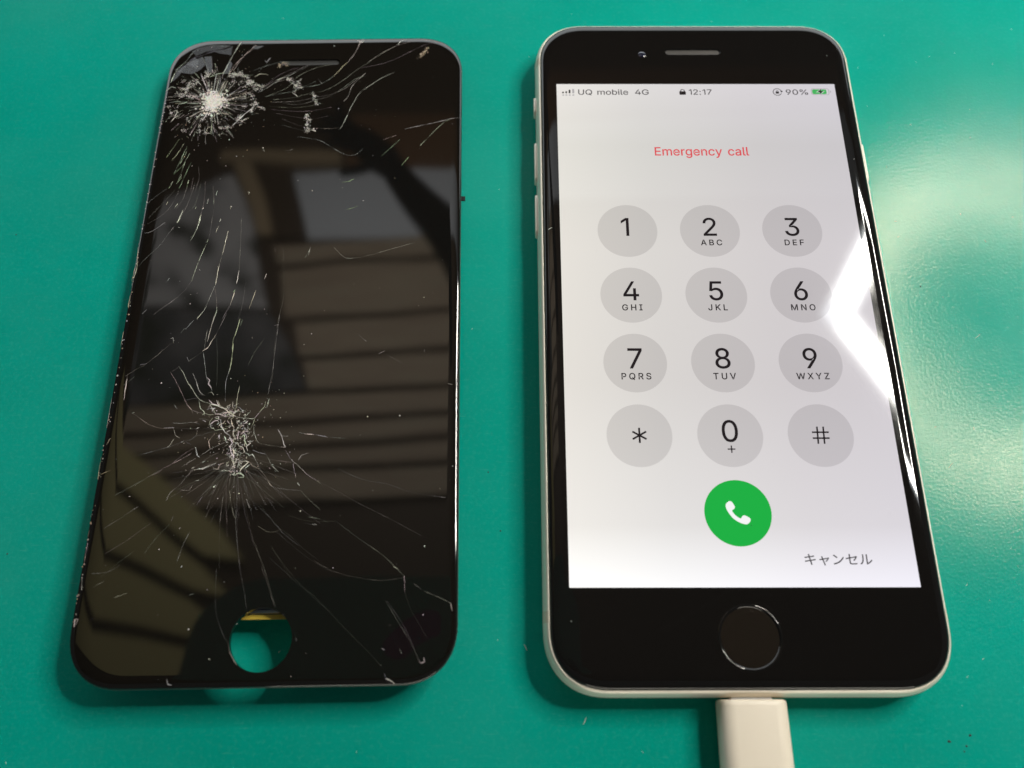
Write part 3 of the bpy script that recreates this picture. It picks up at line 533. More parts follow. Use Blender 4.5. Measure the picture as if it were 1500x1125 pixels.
b = MB()
for i in range(80):
    x, y = rnd.uniform(-150, 78), rnd.uniform(-79, 80)
    if rnd.random() < 0.45:
        x = rnd.uniform(34, 78)
    big = rnd.random() < 0.05
    fibre(b, x, y, rnd.uniform(0.8, 2.0) if big else rnd.uniform(0.2, 0.7), rnd.uniform(0.018, 0.042), rnd.uniform(0, 6.28), rnd.uniform(-1.6, 1.6))
for x, y in ((-36.2, -61.5), (-27.0, -73.2)):
    fibre(b, x, y, rnd.uniform(0.7, 1.3), 0.06, rnd.uniform(0, 3), rnd.uniform(-1, 1))
tag(b.done("lint", M_LINT, None), kind="stuff")

b = MB()
for x, y, r in ((33.0, -75.9, 0.28), (36.6, -75.0, 0.22), (35.7, -76.6, 0.18), (35.2, -77.4, 0.15), (-40.8, -41.0, 0.16), (-43.1, -30.2, 0.15), (43.0, 8.0, 0.16), (-140, 20, .14), (-128, -45, .16), (60, 44, .15)):
    p = [(x + r * rnd.uniform(0.6, 1.2) * math.cos(k), y + r * rnd.uniform(0.6, 1.2) * math.sin(k)) for k in [i * math.pi / 4 for i in range(8)]]
    a = b.ring(p, 0.004)
    c_ = b.ring([((q[0] + x) / 2, (q[1] + y) / 2) for q in p], 0.1)
    b.bridge(a, c_)
    b.cap(c_)
tag(b.done("grit", M_SPECK, None), kind="stuff")

# ---------------------------------------------------------------- the working phone
PCX, PCY, PHW, PHH, PR = 0.15, 0.05, 33.75, 69.2, 10.6
FRAME_PROFILE = [(2.7, 0.05), (1.75, 0.35), (0.95, 0.9), (0.38, 1.7), (0.07, 2.7), (0.0, 3.65), (0.06, 4.6), (0.28, 5.5), (0.52, 6.05), (0.76, 6.4), (0.92, 6.52), (1.02, 6.5), (1.06, 6.2)]
GLASS_PROFILE = [(1.2, 6.3), (1.2, 6.66), (1.27, 6.82), (1.45, 6.96), (1.75, 7.09), (2.15, 7.185), (2.6, 7.245), (3.1, 7.282), (3.55, 7.3)]


def pr(i):
    return rrect(PHW - i, PHH - i, max(PR - i, 1.0), 14, PCX, PCY)


phone = empty("smartphone")
tag(phone, "lit silver and black smartphone with intact glass showing an emergency call keypad", "smartphone")
b = MB()
prev = None
for i, z in FRAME_PROFILE:
    r_ = b.ring(pr(i), z)
    if prev:
        b.bridge(prev, r_)
    prev = r_
frame = b.done("frame", M_ALU, phone)
b = MB()
a = b.ring(pr(2.75), 0.06)
c_ = b.ring(pr(3.6), 0.0)
b.bridge(a, c_)
b.cap(c_)
b.done("back_glass", M_BACKGLASS, phone)
b = MB()
a = b.ring(pr(1.0), 6.15)
c_ = b.ring(pr(1.05), 6.44)
d_ = b.ring(pr(1.25), 6.44)
b.bridge(a, c_)
b.bridge(c_, d_)
b.done("gasket", M_BLACK, phone)

EAR = rrect(5.95, 0.8, 0.8, 6, 0.1, 60.62, 2.0)
HOME = circle(0.05, -60.0, 5.3, 64)
b = MB()
prev = None
for i, z in GLASS_PROFILE:
    r_ = b.ring(pr(i), z)
    if prev:
        b.bridge(prev, r_)
    prev = r_
nf = len(b.f)
b.cap(prev, b.ring(EAR, 7.3), b.ring(HOME, 7.3))
b.done("front_glass", M_GLASS, phone, flat_from=nf)

# earpiece: bevelled lip and recessed mesh
b = MB()
e1 = b.ring(EAR, 7.3)
e2 = b.ring(rrect(5.8, 0.66, 0.66, 6, 0.1, 60.62, 2.0), 7.22)
e3 = b.ring(rrect(5.72, 0.6, 0.6, 6, 0.1, 60.62, 2.0), 7.0)
b.bridge(e1, e2)
b.bridge(e2, e3)
ear = b.done("earpiece", M_GLASS, phone)
b = MB()
b.cap(b.ring(rrect(5.75, 0.62, 0.6, 6, 0.1, 60.62, 2.0), 7.06))
b.done("speaker_mesh", M_GRILLE, ear, smooth=False)

# front camera: a dark bead behind the glass
b = MB()
prev = b.ring(circle(-10.85, 59.9, 0.75, 24), 7.304)
for rr, zz in ((0.68, 7.33), (0.58, 7.35), (0.36, 7.38), (0.15, 7.39)):
    r_ = b.ring(circle(-10.85, 59.9, rr, 24), zz)
    b.bridge(prev, r_)
    prev = r_
b.cap(prev)
b.done("front_camera", M_LENS, phone)

# home button: sloping ring and slightly dished disc
b = MB()
h0 = b.ring(HOME, 7.3)
prev = h0
for rr, zz in ((5.22, 7.34), (5.12, 7.35), (5.0, 7.30), (4.82, 7.16), (4.78, 7.08)):
    r_ = b.ring(circle(0.05, -60.0, rr, 64), zz)
    b.bridge(prev, r_)
    prev = r_
home_ring = b.done("home_button", M_GLASS, phone)
b = MB()
prev = b.ring(circle(0.05, -60.0, 4.8, 64), 7.10)
for rr, zz in ((4.5, 7.12), (3.0, 7.10), (1.2, 7.085)):
    r_ = b.ring(circle(0.05, -60.0, rr, 64), zz)
    b.bridge(prev, r_)
    prev = r_
b.cap(prev)
b.done("button_disc", mat("sapphire_button", (0.014, 0.011, 0.0085), 0.09, ior=1.55), home_ring)

# side keys
for nm, x, y0, y1, sgn in (("mute_switch", -33.75 + PCX, 46.2, 51.0, -1), ("volume_button", -33.75 + PCX, 29.5, 39.4, -1), ("volume_button", -33.75 + PCX, 17.0, 26.7, -1), ("power_button", 33.75 + PCX, 29.4, 39.2, 1)):
    yc, hl = (y0 + y1) / 2, (y1 - y0) / 2
    b = MB()

    def sd(k, e):
        return [(y, z) for y, z in rrect(hl - e, 1.15 - e, 1.1 - e, 5, yc, 3.75, 2.0)]
    prev = None
    for ox, e in ((-0.6, 0), (0.24, 0), (0.34, 0.08), (0.4, 0.25)):
        base = len(b.v)
        b.v += [(x + sgn * ox, y, z) for y, z in sd(0, e)]
        r_ = list(range(base, len(b.v)))
        if prev:
            b.bridge(prev, r_)
        prev = r_
    b.f.append(tuple(prev))
    b.done(nm, M_ALU, phone)

# antenna bands follow the frame section, a hair proud of it
for sx in (-1, 1):
    for yc in (58.9, -56.6):
        b = MB()
        rows = []
        for y in (yc - 0.95, yc + 0.95):
            rr = []
            for i, z in FRAME_PROFILE[2:11]:
                rr.append(len(b.v))
                b.v.append((PCX + sx * (PHW - i + 0.015), y, z))
            rows.append(rr)
        b.bridge(rows[0], rows[1], False)
        b.done("antenna_band", M_BAND, phone)

# display
def X(p):
    return -29.25 + p * 0.156


def Y(p):
    return 52.025 - p * 0.156


Z1, Z2, Z3, Z4 = 7.32, 7.34, 7.36, 7.38
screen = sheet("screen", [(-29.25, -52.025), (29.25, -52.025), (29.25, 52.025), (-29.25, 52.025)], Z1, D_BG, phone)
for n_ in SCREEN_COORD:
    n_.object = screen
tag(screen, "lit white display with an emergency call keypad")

for r_i, row in enumerate((("1", ""), ("2", "ABC"), ("3", "DEF"), ("4", "GHI"), ("5", "JKL"), ("6", "MNO"), ("7", "PQRS"), ("8", "TUV"), ("9", "WXYZ"), ("*", ""), ("0", "+"), ("#", ""))):
    ch, sub = row
    kx = X((84.2, 187.5, 290.6)[r_i % 3])
    ky = Y((228.3, 318.1, 407.4, 497.0)[r_i // 3])
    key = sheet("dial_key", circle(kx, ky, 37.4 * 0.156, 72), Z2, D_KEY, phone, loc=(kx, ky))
    tag(key, "pale grey round key " + {"*": "with a star", "#": "with a hash sign"}.get(ch, "reading " + ch + ((" " + sub) if sub else "")))
    if ch == "*":
        b = MB()
        for k in range(3):
            a_ = R(90 + 60 * k)
            dx, dy = math.cos(a_), math.sin(a_)
            L1, w_ = 1.42, 0.17
            nx, ny = -dy * w_, dx * w_
            b.f.append(tuple(b.ring([(dx * L1 + nx, dy * L1 + ny), (-dx * L1 + nx, -dy * L1 + ny), (-dx * L1 - nx, -dy * L1 - ny), (dx * L1 - nx, dy * L1 - ny)], Z3 + 0.003 * k)))
        b.done("star_sign", D_DARK, key, smooth=False)
    elif ch == "#":
        b = MB()
        for i, (x0, y0, x1, y1) in enumerate(((-0.70, -1.6, -0.40, 1.6), (0.40, -1.6, 0.70, 1.6), (-1.5, 0.40, 1.5, 0.70), (-1.5, -0.70, 1.5, -0.40))):
            sk = 0.07 if i < 2 else 0
            b.f.append(tuple(b.ring([(x0 - sk, y0), (x1 - sk, y0), (x1 + sk, y1), (x0 + sk, y1)], Z3 + (0.004 if i > 1 else 0))))
        b.done("hash_sign", D_DARK, key, smooth=False)
    else:
        dy = -0.3 if ch == "1" else 0.0
        base = {0: 235.6, 1: 325.4, 2: 414.6, 3: 504.6}[r_i // 3]
        text("digit", ch, D_DARK, key, kx + (0.0 if ch != "1" else -0.45), Y(base), Z3, 50 * 0.156, bold=5, loc=(kx, ky))
        if sub == "+":
            b = MB()
            yb = Y(513.4) - ky
            for i, (w_, h_) in enumerate(((0.68, 0.11), (0.11, 0.68))):
                b.f.append(tuple(b.ring([(-w_, yb - h_), (w_, yb - h_), (w_, yb + h_), (-w_, yb + h_)], Z3 + 0.003 * i)))
            b.done("plus_sign", D_DARK, key, smooth=False)
        elif sub:
            text("key_letters", sub, D_DARK, key, kx + 0.08, Y({0: 249.2, 1: 339.0, 2: 428.4}[r_i // 3]), Z3, 15.2 * 0.156, track=165, bold=13, loc=(kx, ky))

kx, ky = X(187.6), Y(586.4)
call = sheet("call_button", circle(kx, ky, 37.0 * 0.156, 72), Z2, D_GREEN, phone, loc=(kx, ky))
tag(call, "round green call button with a white handset")
ctrl = [(-9, 12.8), (-5.8, 12.4), (-2.9, 7.2), (-3.6, 4.6), (-6.3, 2.4), (-4.2, -1.3), (-1.3, -4.2), (2.4, -6.3), (4.6, -3.6), (7.2, -2.9), (12.4, -5.8), (12.8, -9), (9.6, -12.4), (6, -12.6), (0.5, -10.6), (-5.2, -6.8), (-8.6, -2.6), (-11.6, 2.4), (-12.8, 6.8), (-12.3, 10)]


def smooth_loop(c, n=4):
    out = []
    for i in range(len(c)):
        p0, p1, p2, p3 = (Vector(c[(i + k - 1) % len(c)]) for k in range(4))
        for j in range(n):
            s = j / n
            out.append(tuple(0.5 * ((2 * p1) + (p2 - p0) * s + (2 * p0 - 5 * p1 + 4 * p2 - p3) * s * s + (3 * p1 - p0 - 3 * p2 + p3) * s ** 3)))
    return out


sheet("handset_icon", [(x * 0.156, y * 0.156) for x, y in smooth_loop(ctrl)], Z3, D_WHITE, call)

# status bar and captions
text("carrier_text", "UQ mobile", D_GREYTXT, screen, X(29), Y(17.8), Z2, 16.8 * 0.156, width=67 * 0.156, bold=6, align='L')
text("network_text", "4G", D_GREYTXT, screen, X(105.2), Y(17.8), Z2, 16.8 * 0.156, width=18.5 * 0.156, bold=6, align='L')
text("clock_text", "12:17", D_DARK, screen, X(177.8), Y(17.8), Z2, 17.2 * 0.156, width=30.4 * 0.156, bold=2, align='L')
text("battery_text", "90%", D_GREYTXT, screen, X(308), Y(17.8), Z2, 16.8 * 0.156, width=29.6 * 0.156, bold=6, align='L')
text("heading_text", "Emergency call", D_RED, screen, X(187.2), Y(115.4), Z2, 25.0 * 0.156, width=122.8 * 0.156, bold=9)
text("cancel_text", "\u30ad\u30e3\u30f3\u30bb\u30eb", D_GREYTXT, screen, X(291), Y(642.6), Z2, 40 * 0.156, width=73 * 0.156, bold=2)


def rects(b, items, z):
    for x0, y0, x1, y1 in items:
        b.f.append(tuple(b.ring([(X(x0), Y(y0)), (X(x1), Y(y0)), (X(x1), Y(y1)), (X(x0), Y(y1))], z)))


b = MB()
rects(b, ((7.4, 15.4, 9.6, 12.8), (11.8, 15.4, 14.0, 12.0), (16.2, 15.4, 18.6, 9.6)), Z2)
sig = b.done("signal_icon", D_DARK, screen, smooth=False)
b = MB()
rects(b, ((21.0, 15.4, 23.6, 8.4), (7.4, 19.4, 9.8, 17.4), (11.8, 19.4, 14.2, 17.4), (16.2, 19.4, 18.6, 17.4), (21.0, 19.4, 23.6, 17.4)), Z2)
b.done("faint_signal_dots", D_SOFT, screen, smooth=False)


def ring_arc(b, cx, cy, ro, ri, a0, a1, z, n=28):
    o_, i_ = [], []
    for k in range(n + 1):
        a = R(a0 + (a1 - a0) * k / n)
        o_.append((cx + ro * math.cos(a), cy + ro * math.sin(a)))
        i_.append((cx + ri * math.cos(a), cy + ri * math.sin(a)))
    b.bridge(b.ring(o_, z), b.ring(i_, z), False)


P_ = 0.156
b = MB()
b.cap(b.ring(rrect(4.3 * P_, 2.9 * P_, 0.9 * P_, 4, X(169.2), Y(15.0), 2.0), Z2))
ring_arc(b, X(169.2), Y(11.6), 3.0 * P_, 1.9 * P_, 0, 180, Z2, 12)
rects(b, ((166.2, 12.4, 167.3, 11.4), (171.1, 12.4, 172.2, 11.4)), Z2 + 0.002)
b.done("lock_icon", D_DARK, screen, smooth=False)
b = MB()
ring_arc(b, X(296.6), Y(13.3), 6.0 * P_, 5.1 * P_, 20, 335, Z2)
b.cap(b.ring([(X(301.0), Y(10.6)), (X(304.6), Y(12.0)), (X(301.4), Y(14.4))], Z2 + 0.002))
b.cap(b.ring(rrect(2.3 * P_, 1.7 * P_, 0.5 * P_, 3, X(296.6), Y(14.3), 2.0), Z2))
ring_arc(b, X(296.6), Y(12.4), 1.7 * P_, 1.0 * P_, 0, 180, Z2, 10)
b.done("rotation_lock_icon", D_DARK, screen, smooth=False)
b = MB()
o_ = b.ring(rrect(12.2 * P_, 5.4 * P_, 3.2 * P_, 6, X(354.2), Y(12.9), 2.0), Z2)
i_ = b.ring(rrect(11.3 * P_, 4.5 * P_, 2.5 * P_, 6, X(354.2), Y(12.9), 2.0), Z2)
b.bridge(o_, i_)
ring_arc(b, X(367.2), Y(12.9), 1.7 * P_, 0.2 * P_, -80, 80, Z2, 8)
b.done("battery_icon", D_SOFT, screen, smooth=False)
sheet("battery_charge", rrect(9.6 * P_, 3.9 * P_, 1.9 * P_, 6, X(353.2), Y(12.9), 2.0), Z2, D_BATT, screen)
bolt = [(2.2, 5.6), (-4.4, -0.9), (-0.5, -0.9), (-2.2, -5.6), (4.4, 0.9), (0.5, 0.9)]
sheet("bolt_outline", [(X(354.6) + x * 1.32 * P_, Y(12.9) + y * 1.12 * P_) for x, y in bolt], Z3, D_WHITE, screen)
sheet("bolt", [(X(354.6) + x * P_, Y(12.9) + y * P_) for x, y in bolt], Z4, D_DARK, screen)

# a hair and a few specks lying on the intact glass
b = MB()
for x, y, a, ln in ((-31.6, 16.6, 0.7, 0.9), (-31.1, 17.1, -0.3, 0.35), (-24.9, -51.0, 0.3, 0.25), (30.6, 33.0, 1.2, 0.3), (28.6, 59.5, 0.5, 0.25), (-29.0, -57.5, 2.3, 0.2)):
    i0 = len(b.v)
    fibre(b, x, y, ln, 0.04, a, 0.2, 0.05)
    b.v[i0:] = [(p[0], p[1], p[2] + 7.3) for p in b.v[i0:]]
tag(b.done("dust_speck", M_LINT, phone), kind="stuff")

# ---------------------------------------------------------------- charging cable
cable = empty("charging_cable", (0, -69.4, 0))
tag(cable, "thick cream plug of a charging cable pushed into the phone bottom edge", "cable")


def stadium(hw, hz, r, y, zc):
    return [(x, y, z) for x, z in rrect(hw, hz, r, 7, 0, zc, 2.1)]


b = MB()
prev = None
for y, e, zc in ((-0.05, 0.55, 3.75), (-0.15, 0.25, 3.75), (-0.45, 0.06, 3.75), (-1.0, 0.0, 3.75), (-8, -0.08, 3.72), (-20, -0.15, 3.7), (-24, 0.3, 3.7), (-25.5, 1.4, 3.7)):
    i0 = len(b.v)
    b.v += stadium(5.6 - e, 2.85 - e, 2.5 - min(e, 1), y, zc)
    r_ = list(range(i0, len(b.v)))
    if prev:
        b.bridge(prev, r_)
    else:
        b.f.append(tuple(r_))
    prev = r_
b.f.append(tuple(prev))
b.done("plug_shell", M_CREAM, cable)
b = MB()
b.box(-3.3, 3.3, -0.2, 5.5, 3.0, 4.5)
b.done("plug_tip", M_SILVER, cable, smooth=False)
b = MB()
prev = None
for k in range(30):
    s = k / 29
    y = -25 - 230 * s
    z = 3.7 - 1.9 * min(1, s * 6)
    x = 18 * s * s
    rr = 2.6 - 0.9 * min(1, s * 12)
    i0 = len(b.v)
    b.v += [(x + rr * math.cos(R(36 * q)), y, z + rr * math.sin(R(36 * q))) for q in range(10)]
    r_ = list(range(i0, len(b.v)))
    if prev:
        b.bridge(prev, r_)
    prev = r_
b.done("cord", M_CREAM, cable)

# ---------------------------------------------------------------- the broken screen assembly
W2, H2, CR_ = 31.60, 67.31, 9.5
EDGE = [(0.0, -0.55), (0.03, -0.42), (0.13, -0.29), (0.36, -0.17), (0.75, -0.085), (1.2, -0.032), (1.7, -0.006), (2.1, 0.0)]
broken = bpy.data.objects.new("cracked_screen", None)
link(broken)
broken.empty_display_size = 0.01
broken.matrix_world = Matrix(((0.99989200, -0.01469273, -0.00032740, -0.08022742),
                              (0.01469638, 0.99964385, 0.02227540, -0.00025571),
                              (0.0, -0.02227781, 0.99975182, 0.0060), (0, 0, 0, 1)))
tag(broken, "black phone screen unit with shattered glass and an empty home button hole", "phone screen")


def br(i):
    # the unit is bowed a little, so the roll-off of the glass is wider along the left edge
    k = 1.0 * max(0.0, i - 0.3) if i < 2.15 else 0.0
    return [(x + k * max(0.0, -x / W2) ** 2, y) for x, y in rrect(W2 - i, H2 - i, max(CR_ - i, 0.8), 14)]


def sdf(x, y):
    qx, qy = abs(x) - (W2 - CR_), abs(y) - (H2 - CR_)
    d = math.hypot(max(qx, 0), max(qy, 0)) + min(max(qx, qy), 0) - CR_
    return -d


def gz(x, y):
    d = sdf(x, y)
    if d <= 0:
        return EDGE[0][1]
    for (i0, z0), (i1, z1) in zip(EDGE, EDGE[1:]):
        if d <= i1:
            return z0 + (z1 - z0) * (d - i0) / (i1 - i0)
    return 0.0


HOLE = circle(-0.31, -60.02, 5.06, 72)
SLOT = rrect(6.5, 0.78, 0.75, 6, -1.3, 60.5, 2.0)
b = MB()
prev = None
for i, z in EDGE:
    r_ = b.ring(br(i), z)
    if prev:
        b.bridge(prev, r_)
    prev = r_
nf = len(b.f)
hole_top = b.ring(HOLE, 0.0)
slot_top = b.ring(SLOT, 0.0)
b.cap(prev, hole_top, slot_top)
b.bridge(hole_top, b.ring(HOLE, -0.95))
b.bridge(slot_top, b.ring(SLOT, -0.6))
b.done("front_glass", M_BROKEN, broken, flat_from=nf)
b = MB()
b.cap(b.ring(rrect(6.55, 0.83, 0.8, 6, -1.3, 60.5, 2.0), -0.35))
b.done("earpiece_slot", mat("earpiece_gauze", (0.035, 0.035, 0.035), 0.6), broken, smooth=False)
# carrier frame: outer rim, and a plate under the glass with the same opening
b = MB()
o1 = b.ring(br(-0.05), -0.62)
o2 = b.ring(br(-0.1), -0.9)
o3 = b.ring(br(-0.02), -1.75)
i1 = b.ring(br(2.2), -1.75)
top_i = b.ring(br(0.04), -0.57)
b.bridge(top_i, o1)
b.bridge(o1, o2)
b.bridge(o2, o3)
b.bridge(o3, i1)
b.done("carrier_frame", M_RIM, broken)
b = MB()
hb = circle(-0.31, -60.02, 5.25, 72)
a = b.ring(rrect(W2 - 0.9, H2 - 0.9, 8.6, 14), -0.97)
h_a = b.ring(hb, -0.97)
c_ = b.ring(rrect(W2 - 0.9, H2 - 0.9, 8.6, 14), -1.5)
h_c = b.ring(hb, -1.5)
b.cap(a, h_a)
b.cap(c_, h_c)
b.bridge(h_a, h_c)
b.done("backing_sheet", M_BLACK, broken, smooth=False)
b = MB()
b.box(-30.0, 30.0, -54.6, 58.6, -2.9, -1.52)
b.done("display_shield", M_STEEL, broken, smooth=False)
b = MB()
b.box(-24, 24, 59.6, 65.4, -3.9, -1.76)
b.done("sensor_flex", M_BLACK, broken, smooth=False)
b = MB()
b.box(-8.5, 6.0, -56.5, -54.5, -2.5, -2.3)
b.box(-8.5, 6.0, -54.55, -30, -3.15, -2.95)
fl = b.done("flex_ribbon", M_YELLOW, broken, smooth=False)
b = MB()
b.box(-3.2, 1.7, -55.5, -55.05, -2.28, -1.9)
b.done("solder_contact", M_SILVER, fl, smooth=False)
b = MB()
b.box(-4.5, 2.6, -55.0, -54.65, -2.28, -1.6)
b.box(-5.4, 3.4, -55.75, -55.62, -2.28, -2.22)
b.done("ribbon_stiffener", mat("dark_blue_stiffener", (0.02, 0.025, 0.06), 0.4), fl, smooth=False)
# folded cable under the lower edge that props the unit up
b = MB()
b.box(12, 24, -52, -38, -6.9, -2.95)
b.done("folded_flex", M_YELLOW, broken, smooth=False)
b = MB()
b.box(31.6, 32.5, 25.1, 26.1, -1.3, -1.05)
b.done("frame_clip", M_BLACK, broken, smooth=False)

